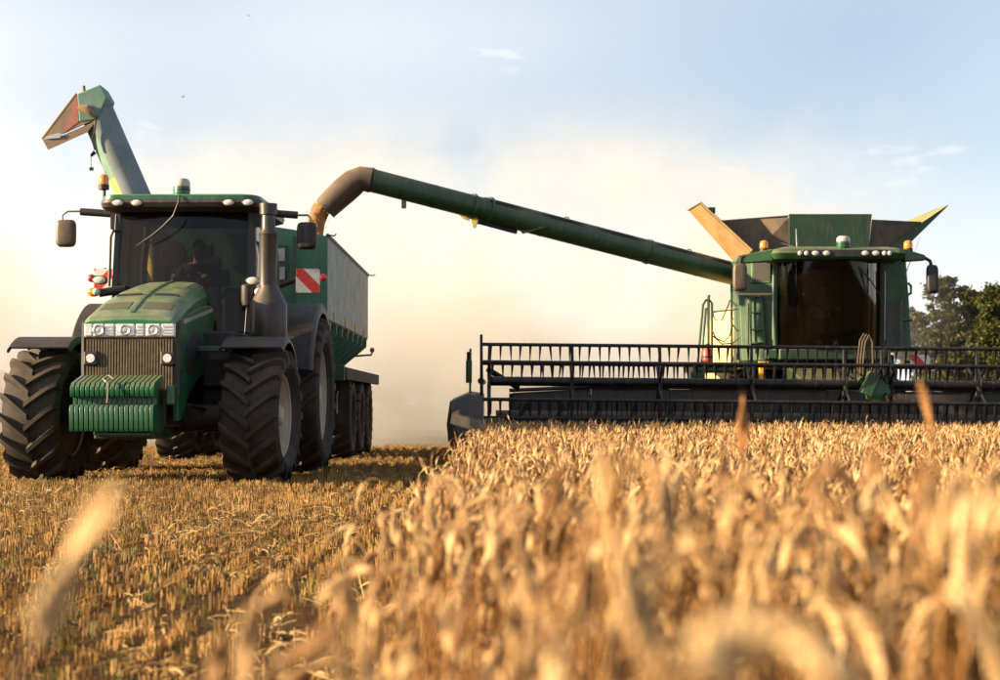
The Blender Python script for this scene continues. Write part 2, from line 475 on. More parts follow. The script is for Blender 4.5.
def make_ground():
    xs = [-1500, -400, -120, -50, -25] + [-14 + i * 0.7 for i in range(41)] + [25, 50, 120, 400, 1500]
    ys = [-60, -15, -5] + [0 + i * 0.7 for i in range(66)] + [60, 90, 150, 300, 700, 1500, 3500]
    verts = []; faces = []
    for y in ys:
        for x in xs:
            inner = -14 <= x <= 14 and 0 <= y <= 46
            verts.append((x, y, ground_height(x, y) if inner else 0.0))
    n = len(xs)
    for j in range(len(ys) - 1):
        for i in range(n - 1):
            faces.append((j * n + i, j * n + i + 1, (j + 1) * n + i + 1, (j + 1) * n + i))
    me = bpy.data.meshes.new('ground'); me.from_pydata(verts, [], faces); me.shade_smooth(); me.update()
    m, nt, bs, out = new_mat('harvested_soil')
    L = nt.links.new
    tc = N(nt, 'ShaderNodeTexCoord')
    mp = N(nt, 'ShaderNodeMapping'); mp.inputs['Scale'].default_value = (1.0, 0.45, 1.0); L(tc.outputs['Object'], mp.inputs[0])
    n1 = N(nt, 'ShaderNodeTexNoise', Scale=1.3, Detail=6.0, Roughness=0.6); L(mp.outputs[0], n1.inputs['Vector'])
    n2 = N(nt, 'ShaderNodeTexNoise', Scale=38.0, Detail=8.0, Roughness=0.75); L(mp.outputs[0], n2.inputs['Vector'])
    rp = N(nt, 'ShaderNodeValToRGB')
    rp.color_ramp.elements[0].position = 0.34; rp.color_ramp.elements[0].color = (0.018, 0.010, 0.005, 1)
    rp.color_ramp.elements[1].position = 0.66; rp.color_ramp.elements[1].color = (0.14, 0.078, 0.024, 1)
    mixf = N(nt, 'ShaderNodeMath', operation='MULTIPLY_ADD'); L(n1.outputs['Fac'], mixf.inputs[0]); mixf.inputs[1].default_value = 0.35
    m2 = N(nt, 'ShaderNodeMath', operation='MULTIPLY'); L(n2.outputs['Fac'], m2.inputs[0]); m2.inputs[1].default_value = 0.65
    L(m2.outputs[0], mixf.inputs[2]); L(mixf.outputs[0], rp.inputs[0])
    L(rp.outputs[0], bs.inputs['Base Color']); bs.inputs['Roughness'].default_value = 0.95
    bs.inputs['Specular IOR Level'].default_value = 0.1
    bp = N(nt, 'ShaderNodeBump', Strength=0.9, Distance=0.03); L(n2.outputs['Fac'], bp.inputs['Height']); L(bp.outputs[0], bs.inputs['Normal'])
    me.materials.append(m)
    o = bpy.data.objects.new('ground', me); col.objects.link(o)
    tag(o, 'brown harvested field soil strewn with straw', None, kind='structure')
    return o


ground = make_ground()

# ------------------------------------------------------------------ wheat and stubble
M['ear'] = straw_mat('wheat_ear', (0.19, 0.085, 0.020), (0.66, 0.45, 0.215), 0.10, 0.55, grain=230.0)
M['stem'] = straw_mat('wheat_stem', (0.18, 0.075, 0.014), (0.36, 0.18, 0.045), 0.15, 0.5)
M['leaf'] = straw_mat('wheat_leaf', (0.16, 0.08, 0.022), (0.32, 0.18, 0.06), 0.2, 0.6)
M['stubble'] = straw_mat('stubble_straw', (0.12, 0.055, 0.012), (0.52, 0.305, 0.09), 0.12, 0.55, green=((0.13, 0.12, 0.02), 0.90))
M['litter'] = straw_mat('straw_litter', (0.26, 0.155, 0.05), (0.52, 0.36, 0.15), 0.2, 0.55)


def stalk_path(H, lean, nod, ear_len, r):
    """Points of stem then ear, bending over at the neck by nod radians."""
    pts = []
    bend_len = 0.07 + 0.05 * r.random()
    stem_len = H - (0.5 * bend_len if nod > 1.2 else bend_len + 0.6 * ear_len)
    a = r.uniform(-0.3, 0.3)
    ax = Vector((math.cos(a), math.sin(a), 0))
    p = Vector((0, 0, 0)); ang = lean * 0.4
    n = 5
    for i in range(n + 1):
        pts.append(p.copy())
        ang += lean * 0.6 / n
        p = p + (ax * math.sin(ang) + Vector((0, 0, 1)) * math.cos(ang)) * (stem_len / (n + 1))
    nb = 5
    for i in range(nb):
        pts.append(p.copy()); ang += nod * 0.65 / nb
        p = p + (ax * math.sin(ang) + Vector((0, 0, 1)) * math.cos(ang)) * (bend_len / nb)
    stem = pts + [p.copy()]
    ear = [p.copy()]
    ne = 8
    for i in range(ne):
        ang += nod * 0.35 / ne
        p = p + (ax * math.sin(ang) + Vector((0, 0, 1)) * math.cos(ang)) * (ear_len / ne)
        ear.append(p.copy())
    return stem, ear


def spikelet(mb, c, d, out, length, rad, seg=5):
    d = d.normalized(); u = (out - d * out.dot(d))
    u = u.normalized() if u.length > 1e-6 else d.orthogonal().normalized()
    w = d.cross(u)
    prof = [(0.25, 0.0), (0.95, 0.3), (0.85, 0.6), (0.12, 1.0)]
    mb.loft([[c + d * (t * length) + (u * math.cos(2 * PI * k / seg) * rad * q * 0.8 + w * math.sin(2 * PI * k / seg) * rad * q) for k in range(seg)] for q, t in prof], caps=True)


def ear_shape(mb, ear, r, fat=1.0, rows=10, seg=5):
    n = len(ear) - 1
    def at(t):
        s = t * n; i = min(int(s), n - 1); f = s - i
        return ear[i].lerp(ear[i + 1], f), (ear[i + 1] - ear[i]).normalized()
    mb.tube([at(t)[0] for t in (0, 0.3, 0.6, 0.97)], [0.002 * fat, 0.0036 * fat, 0.0034 * fat, 0.0015 * fat], 5)
    p0, d0 = at(0.5)
    side = d0.orthogonal().normalized()
    tw = r.uniform(0, 2 * PI)
    for k in range(rows * 2):
        t = 0.02 + 0.9 * k / (rows * 2)
        p, d = at(t)
        sd = Matrix.Rotation(tw + k * 0.12 + (PI if k % 2 else 0), 3, d) @ (side - d * side.dot(d)).normalized()
        env = math.sin(PI * min(1, 0.22 + 0.74 * t)) ** 0.6
        dirv = (d * 1.0 + sd * r.uniform(0.45, 0.8))
        spikelet(mb, p + sd * 0.0022 * fat, dirv, sd, 0.0130 * fat * (0.8 + 0.25 * env) * r.uniform(0.9, 1.1), 0.0046 * fat * env * r.uniform(0.9, 1.1), seg)
    p, d = at(0.93)
    spikelet(mb, p, d, side, 0.014 * fat, 0.004 * fat, seg)


def awns(mb, ear, r, n=7):
    m = len(ear) - 1
    for k in range(n):
        i = r.randint(m // 2, m)
        p = ear[i]; d = (ear[i] - ear[i - 1]).normalized()
        v = (d + Vector((r.uniform(-.5, .5), r.uniform(-.5, .5), r.uniform(-.3, .5))) * 0.6).normalized()
        L_ = r.uniform(0.010, 0.032)
        s = v.orthogonal().normalized() * 0.0005
        mb.add([p + s, p - s, p + v * (L_ + 0.008)], [(0, 1, 2)])


def leaf_strip(mb, base, r, L_=0.16, w=0.006, droop=2.0):
    a = r.uniform(0, 2 * PI); ax = Vector((math.cos(a), math.sin(a), 0)); perp = Vector((-ax.y, ax.x, 0))
    ang = r.uniform(0.3, 0.8); p = base.copy(); n = 6
    vs = []
    for i in range(n + 1):
        t = i / n
        ww = w * (1 - t) ** 0.6 + 0.0004
        tw = Matrix.Rotation(t * r.uniform(1.0, 2.4), 3, ax)
        q = tw @ perp
        vs += [p - q * ww, p + q * ww]
        ang += droop / n
        p = p + (ax * math.sin(ang) + Vector((0, 0, 1)) * math.cos(ang)) * (L_ / n)
    mb.add(vs, [(2 * i, 2 * i + 1, 2 * i + 3, 2 * i + 2) for i in range(n)])


def multi_mesh(name, groups, mats):
    me = bpy.data.meshes.new(name)
    v = []; f = []; mi = []
    for k, g in enumerate(groups):
        n = len(v); v += g.v; f += [tuple(i + n for i in q) for q in g.f]; mi += [k] * len(g.f)
    me.from_pydata(v, [], f)
    for m in mats: me.materials.append(m)
    me.polygons.foreach_set('material_index', mi)
    me.shade_smooth(); me.set_sharp_from_angle(angle=R(50)); me.update()
    return me


def library(name, meshes):
    c = bpy.data.collections.new(name)
    for k, me in enumerate(meshes):
        c.objects.link(bpy.data.objects.new('%s_%02d' % (name, k), me))
    return c


def scatter(name, pts, rots, scls, idx, coll):
    """One object whose points carry instances of the collection's members."""
    me = bpy.data.meshes.new(name); me.from_pydata(pts, [], [])
    a = me.attributes.new('rot', 'FLOAT_VECTOR', 'POINT'); a.data.foreach_set('vector', [c for q in rots for c in q])
    a = me.attributes.new('scl', 'FLOAT_VECTOR', 'POINT'); a.data.foreach_set('vector', [c for q in scls for c in q])
    a = me.attributes.new('idx', 'INT', 'POINT'); a.data.foreach_set('value', idx)
    o = bpy.data.objects.new(name, me); col.objects.link(o)
    ng = bpy.data.node_groups.new(name + '_nodes', 'GeometryNodeTree')
    ng.interface.new_socket('Geometry', in_out='INPUT', socket_type='NodeSocketGeometry')
    ng.interface.new_socket('Geometry', in_out='OUTPUT', socket_type='NodeSocketGeometry')
    gi = ng.nodes.new('NodeGroupInput'); go = ng.nodes.new('NodeGroupOutput')
    ci = ng.nodes.new('GeometryNodeCollectionInfo'); ci.inputs['Collection'].default_value = coll
    ci.inputs['Separate Children'].default_value = True; ci.inputs['Reset Children'].default_value = True
    ip = ng.nodes.new('GeometryNodeInstanceOnPoints'); ip.inputs['Pick Instance'].default_value = True
    def attr(nm, ty):
        n = ng.nodes.new('GeometryNodeInputNamedAttribute'); n.data_type = ty; n.inputs['Name'].default_value = nm
        return n.outputs['Attribute']
    ng.links.new(gi.outputs[0], ip.inputs['Points'])
    ng.links.new(ci.outputs[0], ip.inputs['Instance'])
    ng.links.new(attr('idx', 'INT'), ip.inputs['Instance Index'])
    ng.links.new(attr('rot', 'FLOAT_VECTOR'), ip.inputs['Rotation'])
    ng.links.new(attr('scl', 'FLOAT_VECTOR'), ip.inputs['Scale'])
    ng.links.new(ip.outputs[0], go.inputs[0])
    md = o.modifiers.new('scatter', 'NODES'); md.node_group = ng
    return o


def wheat_variants():
    out = []
    r = random.Random(11)
    nods = [0.1, 0.3, 0.2, 0.6, 2.3, 2.6, 2.8, 3.0, 3.1, 2.7, 2.9, 0.15, 0.4, 0.1]
    for k, nod in enumerate(nods):
        s = MB(); e = MB(); l = MB()
        stem, ear = stalk_path(0.66, r.uniform(0.05, 0.32), nod, r.uniform(0.075, 0.10), r)
        s.tube(stem, [0.0019] * 4 + [0.0014] * (len(stem) - 4), 5)
        ear_shape(e, ear, r, 0.96); awns(e, ear, r, 16)
        for q in range(r.choice((0, 1, 1))):
            leaf_strip(l, stem[r.randint(2, 5)], r, r.uniform(0.10, 0.18), r.uniform(0.0025, 0.0045), r.uniform(1.4, 2.6))
        out.append(multi_mesh('wheat_plant', [s, e, l], [M['stem'], M['ear'], M['leaf']]))
    return out


EDGE_X = -0.22                      # the cut edge of the standing crop, along the combine's path


def edge(y):
    base = EDGE_X if y > 3.2 else max(EDGE_X, -0.07 * y)
    return base + (0.07 if y > 3.2 else 0.02) * mnoise.noise(Vector((y * 0.9, 0.3, 0))) + 0.03 * mnoise.noise(Vector((y * 3.1, 7.3, 0)))


def make_wheat():
    lib = library('wheat_plant', wheat_variants())
    nv = len(lib.objects)
    r = random.Random(5)
    pts, rots, scls, idx = [], [], [], []
    y = 1.15
    while y < 24.3:
        dens = 270 if y < 8 else (240 if y < 15 else 210)
        step = 1 / math.sqrt(dens)
        x = EDGE_X - 0.12
        xr = 0.30 * y + 1.6
        while x < xr:
            px, py = x + r.uniform(-.5, .5) * step * 1.5, y + r.uniform(-.5, .5) * step * 1.5
            x += step
            if px < edge(py): continue
            if py < 1.1: continue
            h = 1.0 + 0.05 * mnoise.noise(Vector((px * 1.1, py * 0.8, 1.7))) + 0.06 * r.gauss(0, 1)
            if r.random() < 0.02: h += 0.08
            if py < 4.5: h *= 1.0 + (0.40 if r.random() < .4 else 0.2) * (4.5 - py) / 3.5 * min(1.0, max(0.0, (px - edge(py)) / 0.3))
            h = min(h * 0.86, 1.14)
            lean = 0.10 * mnoise.noise(Vector((px * 0.7, py * 0.7, 9)))
            pts.append((px, py, ground_height(px, py) - 0.01))
            rots.append((r.gauss(0, .07), lean + r.gauss(0, .07), r.gauss(0.5, 1.5)))
            scls.append((1.0, 1.0, h)); idx.append(r.randrange(nv))
        y += step
    o = scatter('standing_wheat', pts, rots, scls, idx, lib)
    tag(o, 'ripe golden wheat crop standing in front of the combine', 'wheat', kind='stuff')
    return o


def stubble_variants():
    out = []
    r = random.Random(23)
    for k in range(10):
        s = MB()
        for q in range(r.randint(8, 13)):
            a = r.uniform(0, 2 * PI); d = r.uniform(0, 0.05)
            b = Vector((math.cos(a) * d, math.sin(a) * d, -0.01))
            h = r.uniform(0.035, 0.088); ln = r.gauss(0, .10); la = r.uniform(0, 2 * PI)
            t = b + Vector((math.cos(la) * math.sin(ln), math.sin(la) * math.sin(ln), math.cos(ln))) * h
            s.tube([b, b.lerp(t, 0.5), t], [0.0026, 0.0023, 0.0021], 5)
        for q in range(r.choice((0, 0, 0, 1))):
            leaf_strip(s, Vector((r.uniform(-.04, .04), r.uniform(-.04, .04), 0.0)), r, r.uniform(.06, .12), 0.004, r.uniform(.8, 2.4))
        out.append(multi_mesh('stubble_tuft', [s], [M['stubble']]))
    return out


def litter_variants():
    out = []
    r = random.Random(29)
    for k in range(6):
        s = MB()
        for q in range(r.randint(6, 12)):
            c = Vector((r.gauss(0, .07), r.gauss(0, .07), r.uniform(0.004, 0.05)))
            a = r.uniform(0, PI); e = r.gauss(0, .25); l = r.uniform(.04, .14)
            d = Vector((math.cos(a) * math.cos(e), math.sin(a) * math.cos(e), math.sin(e))) * l / 2
            s.tube([c - d, c + d * 0.2 + Vector((0, 0, .004)), c + d], [0.0024, 0.0022, 0.002], 4)
        for q in range(3):
            leaf_strip(s, Vector((r.gauss(0, .06), r.gauss(0, .06), r.uniform(.01, .05))), r, r.uniform(.06, .13), 0.005, r.uniform(1.2, 3))
        out.append(multi_mesh('straw_litter_tuft', [s], [M['litter']]))
    return out


def make_stubble():
    lib = library('stubble_tuft', stubble_variants()); nv = len(lib.objects)
    r = random.Random(41)
    pts, rots, scls, idx = [], [], [], []
    row = 0.17
    y = 3.4
    while y < 46:
        gap = 0.085 if y < 12 else (0.10 if y < 24 else 0.14)
        xl, xr = -0.30 * y - 1.5, 0.02
        if y > 25.5: xr = min(0.30 * y, 8)
        x = math.floor(xl / row) * row
        while x < xr:
            wob = 0.03 * mnoise.noise(Vector((x * .6, y * .25, 4)))
            px, py = x + wob + r.gauss(0, .016), y + r.uniform(-.5, .5) * gap * 1.2
            x += row
            if py < 25.0 and px > edge(py) + 0.1: continue
            if py > 30 and r.random() < 0.3: continue
            thin = mnoise.noise(Vector((px * .8, py * .5, 12)))
            if thin < -0.42 and r.random() < 0.6: continue
            h = 1.0 + 0.35 * mnoise.noise(Vector((px * .9, py * .45, 2))) + r.gauss(0, .12)
            if (abs(px + 5.0) < 0.40 or abs(px + 2.66) < 0.40) and py > 18.2: h *= 0.35
            pts.append((px, py, ground_height(px, py)))
            rots.append((r.gauss(0, .06), r.gauss(0, .06), r.uniform(0, 6.28)))
            q = r.uniform(.85, 1.2); scls.append((q, q, max(.3, h))); idx.append(r.randrange(nv))
        y += gap
    o = scatter('cut_stubble', pts, rots, scls, idx, lib)
    tag(o, 'short golden cut stubble covering the harvested ground', 'stubble', kind='stuff')
    lib2 = library('straw_litter_tuft', litter_variants()); nv = len(lib2.objects)
    pts, rots, scls, idx = [], [], [], []
    for k in range(1200):
        py = 3.2 + 38 * r.random() ** 1.6
        px = r.uniform(-0.30 * py - 1.4, -0.35)
        heap = mnoise.noise(Vector((px * .9, py * .5, 20)))
        if heap < -0.05 and r.random() < 0.75: continue
        pts.append((px, py, ground_height(px, py) + (0.02 + 0.05 * max(0, heap)) * r.random()))
        rots.append((r.gauss(0, .12), r.gauss(0, .12), r.uniform(0, 6.28)))
        q = r.uniform(.7, 1.3); scls.append((q, q, q)); idx.append(r.randrange(nv))
    o2 = scatter('loose_straw', pts, rots, scls, idx, lib2)
    tag(o2, 'loose chopped straw lying in the stubble', 'straw', kind='stuff')


make_wheat()
make_stubble()
# ------------------------------------------------------------------ shared builders
def local(root):
    o = Vector(root)
    return lambda px, py, d: P(px, py, d) - o


def tyre_mb(Rt, W, rim_r, n_lug, lug_h=0.045, lug_w=0.055, sweep=0.30, seg=64):
    """Farm tyre with its axle along X; V lugs whose tips point down at the front (-Y)."""
    mb = MB()
    w = W / 2; Rc = Rt - lug_h
    prof = [(rim_r, -w * 0.74), (rim_r + 0.03, -w * 0.84), ((rim_r + Rc) / 2, -w * 1.0), (Rc - 0.10, -w * 0.985), (Rc - 0.035, -w * 0.90), (Rc - 0.006, -w * 0.6), (Rc, 0),
            (Rc - 0.006, w * 0.6), (Rc - 0.035, w * 0.90), (Rc - 0.10, w * 0.985), ((rim_r + Rc) / 2, w * 1.0), (rim_r + 0.03, w * 0.84), (rim_r, w * 0.74)]
    mb.lathe(prof, axis='x', seg=seg, caps=False)
    def pt(x, th, r):
        return Vector((x, -r * math.cos(th), r * math.sin(th)))
    for s in (-1, 1):
        for k in range(n_lug):
            a0 = 2 * PI * (k + (0.25 if s > 0 else -0.25)) / n_lug
            rings = []
            stations = [(-0.06, 0.0, 1.0), (0.18, 0.24, 1.0), (0.45, 0.5, 1.0), (0.72, 0.76, 1.05), (0.93, 0.94, 1.15), (1.0, 1.0, 1.2)]
            for t, q, ww in stations:
                x = s * w * t
                th = a0 + sweep * q
                half = lug_w * ww / 2 / Rt
                drop = 0.0 if abs(t) < 0.8 else (0.02 if t < 0.97 else 0.075)
                top = Rt - drop * 0.9 - 0.012 * abs(t)
                base = Rc - 0.04 - drop * 1.3
                xb = x if t < 0.97 else s * w * 0.985
                rings.append([pt(xb, th - half * 1.5, base), pt(x, th - half, top), pt(x, th + half, top), pt(xb, th + half * 1.5, base)])
            mb.loft(rings)
    # raised bead rings on the side walls
    for s in (-1, 1):
        mb.lathe([(rim_r + 0.055, s * w * 0.90), (rim_r + 0.07, s * w * 0.945), (rim_r + 0.085, s * w * 0.93)], axis='x', seg=seg, caps=False)
    return mb


def rim_mb(rim_r, W, side, dish=0.12):
    """Dished disc and barrel; side is the outer side (+1 or -1 along X)."""
    mb = MB(); s = side; w = W / 2
    prof = [(rim_r + 0.022, s * w * 0.80), (rim_r + 0.03, s * w * 0.77), (rim_r - 0.005, s * w * 0.72), (rim_r - 0.03, s * (w * 0.6)), (rim_r - 0.045, s * (w * 0.72 - dish)),
            (rim_r * 0.72, s * (w * 0.72 - dish * 1.25)), (rim_r * 0.45, s * (w * 0.72 - dish * 0.75)), (rim_r * 0.30, s * (w * 0.72 - dish * 0.7)), (0.02, s * (w * 0.72 - dish * 0.65))]
    mb.lathe(prof, axis='x', seg=40, caps=False)
    mb.lathe([(rim_r - 0.01, -s * w * 0.8), (rim_r - 0.02, s * w * 0.7)], axis='x', seg=40, caps=False)
    return mb


def hub_mb(rim_r, W, side, dish=0.12, nuts=10):
    mb = MB(); s = side; w = W / 2; x0 = s * (w * 0.72 - dish * 0.7)
    mb.lathe([(rim_r * 0.26, x0 - s * 0.05), (rim_r * 0.26, x0 + s * 0.05), (rim_r * 0.2, x0 + s * 0.09), (0.03, x0 + s * 0.10)], axis='x', seg=20)
    for k in range(nuts):
        a = 2 * PI * k / nuts; r = rim_r * 0.37
        mb.lathe([(0.017, x0 - s * 0.02), (0.017, x0 + s * 0.03), (0.008, x0 + s * 0.045)], (0, r * math.cos(a), r * math.sin(a)), 'x', 6)
    return mb


def wheel(parent, loc, Rt, W, rim_r, n_lug, side, rim_mat='rim', cache={}, rot=0.0, **kw):
    key = (Rt, W, rim_r, n_lug)
    h = hub_mb(rim_r, W, side).build('wheel', M[rim_mat], parent, loc=loc)
    h.rotation_euler = (rot, 0, 0)
    if key not in cache:
        t = tyre_mb(Rt, W, rim_r, n_lug, **kw).build('tyre', M['rubber'], h, angle=40); cache[key] = t
    else:
        inst(cache[key], h, name='tyre')
    rim_mb(rim_r, W, side).build('rim', M[rim_mat], h)
    w = W / 2
    MB().lathe([(rim_r - .012, -side * w * .62), (rim_r - .012, -side * w * .70), (rim_r * .5, -side * w * .74), (.03, -side * w * .76)], axis='x', seg=32).build('inner_drum', M['dark_metal'], h)
    return h


def arc_fender(mb, cy, cz, r, th0, th1, x0, x1, thick=0.025, lip=0.07, n=16, lips=(True, True)):
    """Curved mudguard over a wheel whose axle is at (cy, cz); angle from -Y upwards."""
    rings = []
    for k in range(n + 1):
        th = th0 + (th1 - th0) * k / n
        c, s = -math.cos(th), math.sin(th)
        def q(x, rr): return Vector((x, cy + c * rr, cz + s * rr))
        ring = []
        la = lip if lips[0] else 0.0; lb = lip if lips[1] else 0.0
        ring = [q(x0, r - la), q(x0, r - 0.02), q(x0 + 0.03, r + thick), q(x1 - 0.03, r + thick), q(x1, r - 0.02), q(x1, r - lb),
                q(x1 - 0.02, r - lb), q(x1 - 0.03, r), q(x0 + 0.03, r), q(x0 + 0.02, r - la)]
        rings.append(ring)
    return mb.loft(rings)


def oval_lamp(parent, c, w, h, nrm=(0, -1, 0), depth=0.03, housing='black', name='work_light'):
    """Oval lamp: a dark housing ring with a bulging lens in it."""
    n = Vector(nrm).normalized(); q = n.to_track_quat('Z', 'Y').to_matrix()
    def ring(sc, z): return [Vector(c) + q @ Vector((w / 2 * sc * math.cos(2 * PI * k / 20), h / 2 * sc * math.sin(2 * PI * k / 20), z)) for k in range(20)]
    o = MB().loft([ring(1.12, -depth), ring(1.12, 0.004), ring(1.0, 0.008), ring(0.95, 0.0)]).build(name, M[housing], parent)
    MB().loft([ring(0.93, -0.01), ring(0.93, 0.006), ring(0.7, 0.014), ring(0.3, 0.018)]).build('lens', M['lens'], o)
    return o


def beacon(parent, base, r=0.055, h=0.17, name='beacon'):
    b = Vector(base)
    o = MB().lathe([(r * 1.02, 0), (r * 1.05, h * 0.28), (r * 0.95, h * 0.33)], b, 'z', 18).build(name, M['black'], parent)
    MB().lathe([(r * 0.93, h * 0.3), (r * 0.98, h * 0.42), (r * 0.95, h * 0.75), (r * 0.75, h * 0.93), (r * 0.3, h)], b, 'z', 18).build('lens', M['amber'], o)
    return o


def gps_dome(parent, base, r=0.105, h=0.2, name='satellite_receiver'):
    b = Vector(base)
    o = MB().lathe([(r * 0.92, 0), (r, 0.02), (r * 1.0, h * 0.52), (r * 0.96, h * 0.55)], b, 'z', 24).build(name, M['green'], parent)
    MB().lathe([(r * 0.97, h * 0.53), (r * 1.0, h * 0.6), (r * 0.95, h * 0.84), (r * 0.72, h * 0.97), (r * 0.2, h)], b, 'z', 24).build('cap', M['white'], o)
    MB().lathe([(r * 1.015, h * 0.30), (r * 1.03, h * 0.34), (r * 1.015, h * 0.38)], b, 'z', 24, caps=False).build('band', M['black'], o)
    return o


def striped_board(parent, c, w, h, mat, rz=0.0, name='warning_board'):
    o = MB().box((0, 0, 0), (w, 0.012, h)).build(name, M[mat], parent, loc=c, bevel=0.004)
    o.rotation_euler = (0, 0, rz)
    fr = MB()
    fr.box((0, 0.014, 0), (w * 0.9, 0.014, 0.03)).box((0, 0.014, h * 0.3), (0.03, 0.013, h * 0.5))
    fr.build('bracket', M['black'], o)
    return o


def mirror_head(parent, c, w, h, mat='black', name='mirror'):
    """Rounded mirror housing seen from its back."""
    def ring(sx, sz, y):
        pts = []
        for k in range(24):
            a = 2 * PI * k / 24
            ca, sa = math.cos(a), math.sin(a)
            e = 0.42
            pts.append(Vector((c[0] + math.copysign(abs(ca) ** e, ca) * w / 2 * sx, c[1] + y, c[2] + math.copysign(abs(sa) ** e, sa) * h / 2 * sz)))
        return pts
    o = MB().loft([ring(0.62, 0.75, -0.055), ring(0.86, 0.9, -0.045), ring(0.97, 0.97, -0.015), ring(1, 1, 0.02), ring(0.97, 0.98, 0.04)]).build(name, M[mat], parent, angle=50)
    MB().loft([ring(0.93, 0.94, 0.038), ring(0.93, 0.94, 0.046)]).build('mirror_glass', M['silver'], o)
    return o


# ------------------------------------------------------------------ people
def skin_object(name, pts, edges, radii, mat, parent, root=0, subdiv=1):
    me = bpy.data.meshes.new(name); me.from_pydata([tuple(p) for p in pts], edges, []); me.update()
    me.materials.append(mat)
    o = bpy.data.objects.new(name, me); col.objects.link(o)
    if parent: o.parent = parent
    m = o.modifiers.new('skin', 'SKIN'); m.use_smooth_shade = True
    for i, sv in enumerate(me.skin_vertices[0].data):
        r_ = radii[i]; sv.radius = (r_, r_) if not isinstance(r_, tuple) else r_
        sv.use_root = (i == root)
    s = o.modifiers.new('subdivision', 'SUBSURF'); s.levels = subdiv; s.render_levels = subdiv
    return o


def driver(loc, label, shirt, head_turn=0.0, wheel_c=(0, -0.42, 0.98), grip=0.19):
    """A seated person facing -Y with both hands on a steering wheel; loc is the seat point under the hips."""
    root = empty('person', loc)
    tag(root, label, 'person')
    V = Vector
    hip, waist, chest, neck = V((0, 0, .10)), V((0, .03, .28)), V((0, .02, .47)), V((0, -.01, .585))
    pts = [hip, waist, chest, neck, V((0, -.03, .655)), V((0, -.04, .75)), V((0, -.03, .83))]
    rad = [(.15, .12), (.145, .11), (.165, .115), .055, (.062, .07), (.078, .098), (.05, .06)]
    ed = [(0, 1), (1, 2), (2, 3), (3, 4), (4, 5), (5, 6)]
    def addp(p, r_, frm):
        pts.append(V(p)); rad.append(r_); ed.append((frm, len(pts) - 1)); return len(pts) - 1
    # nose
    addp((math.sin(head_turn) * .1, -.145, .735), .014, 5)
    wc = V(wheel_c)
    for s in (-1, 1):
        sh = addp((s * .17, .02, .52), .06, 2)
        el = addp((s * .27, -.12, .30), .045, sh)
        h = wc + V((s * grip, 0.02, 0.02))
        wr = addp(h + V((s * .03, .10, -.03)), .028, el)
        pa = addp(h + V((s * .01, .03, 0)), (.036, .022), wr)
        kn = addp(h + V((0, -.012, .01)), (.038, .018), pa)
        for k, (dx, l) in enumerate(((-.027, .85), (-.009, 1.0), (.009, .95), (.027, .78))):
            a = addp(h + V((s * dx, -.04 * l, .004)), .0095, kn)
            b = addp(h + V((s * dx, -.052 * l, -.022)), .009, a)
            addp(h + V((s * dx * .9, -.028 * l, -.038)), .008, b)
        t1 = addp(h + V((-s * .036, .0, -.006)), .011, pa)
        addp(h + V((-s * .046, -.026, -.024)), .009, t1)
        kn2 = addp((s * .13, -.40, .14), .075, 0)
        an = addp((s * .14, -.52, -.24), .05, kn2)
        addp((s * .14, -.66, -.29), .04, an)
    body = skin_object('body', pts, ed, rad, M['skin'], root)
    # shirt, trousers, hair as clothing of their own
    p2 = [V((0, 0, .14)), waist, chest, V((0, 0, .56))]; r2 = [(.165, .135), (.16, .125), (.18, .13), .075]; e2 = [(0, 1), (1, 2), (2, 3)]
    for s in (-1, 1):
        i = len(p2); h = wc + V((s * grip, .02, .02))
        p2 += [V((s * .175, .02, .52)), V((s * .275, -.12, .30)), V(h + V((s * .05, .16, -.05)))]; r2 += [.075, .06, .045]
        e2 += [(2, i), (i, i + 1), (i + 1, i + 2)]
    skin_object('shirt', p2, e2, r2, shirt, root)
    p3 = [V((0, 0, .10))]; r3 = [(.17, .135)]; e3 = []
    for s in (-1, 1):
        i = len(p3); p3 += [V((s * .13, -.40, .14)), V((s * .14, -.51, -.18))]; r3 += [.09, .07]; e3 += [(0, i), (i, i + 1)]
    skin_object('trousers', p3, e3, r3, M['trousers'], root)
    for s in (-1, 1):
        MB().ell((s * .14, -.60, -.27), (.055, .15, .06), 10, 6).build('boot', M['interior'], root)
    MB().ell((0, .0, .80), (.092, .112, .085), 14, 8).build('hair', M['hair'], root)
    ey = MB()
    for s in (-1, 1): ey.ell((s * .033, -.128, .765), (.011, .008, .008), 8, 5)
    ey.build('eye', M['interior'], root)
    MB().box((0, -.132, .695), (.045, .012, .008)).build('mouth', M['rust_red'], root, bevel=0.003)
    return root


def steering_wheel(parent, c, r=0.19, tilt=0.6):
    mb = MB(); m = Euler((tilt, 0, 0)).to_matrix(); c = Vector(c)
    ring = [c + m @ Vector((r * math.cos(2 * PI * k / 24), r * math.sin(2 * PI * k / 24), 0)) for k in range(25)]
    mb.tube(ring, 0.014, 8)
    for a in (0.5, 2.6, 4.7):
        mb.tube([c + m @ Vector((0, 0, -.02)), c + m @ Vector((r * math.cos(a), r * math.sin(a), 0))], 0.012, 6)
    mb.tube([c + m @ Vector((0, 0, -.01)), c + m @ Vector((0, 0, -.45))], 0.03, 8)
    return mb.build('steering_wheel', M['interior'], parent)


def cab_seat(parent, c):
    mb = MB(); x, y, z = c
    mb.box((x, y, z), (.5, .5, .12)).box((x, y + .27, z + .38), (.48, .12, .68), (-.12, 0, 0)).box((x, y + .33, z + .80), (.26, .09, .18), (-.12, 0, 0))
    mb.box((x, y, z - .22), (.3, .35, .32)).box((x - .31, y - .02, z + .2), (.07, .4, .06)).box((x + .31, y - .02, z + .2), (.09, .42, .07))
    return mb.build('seat', M['seat'], parent, bevel=0.03)
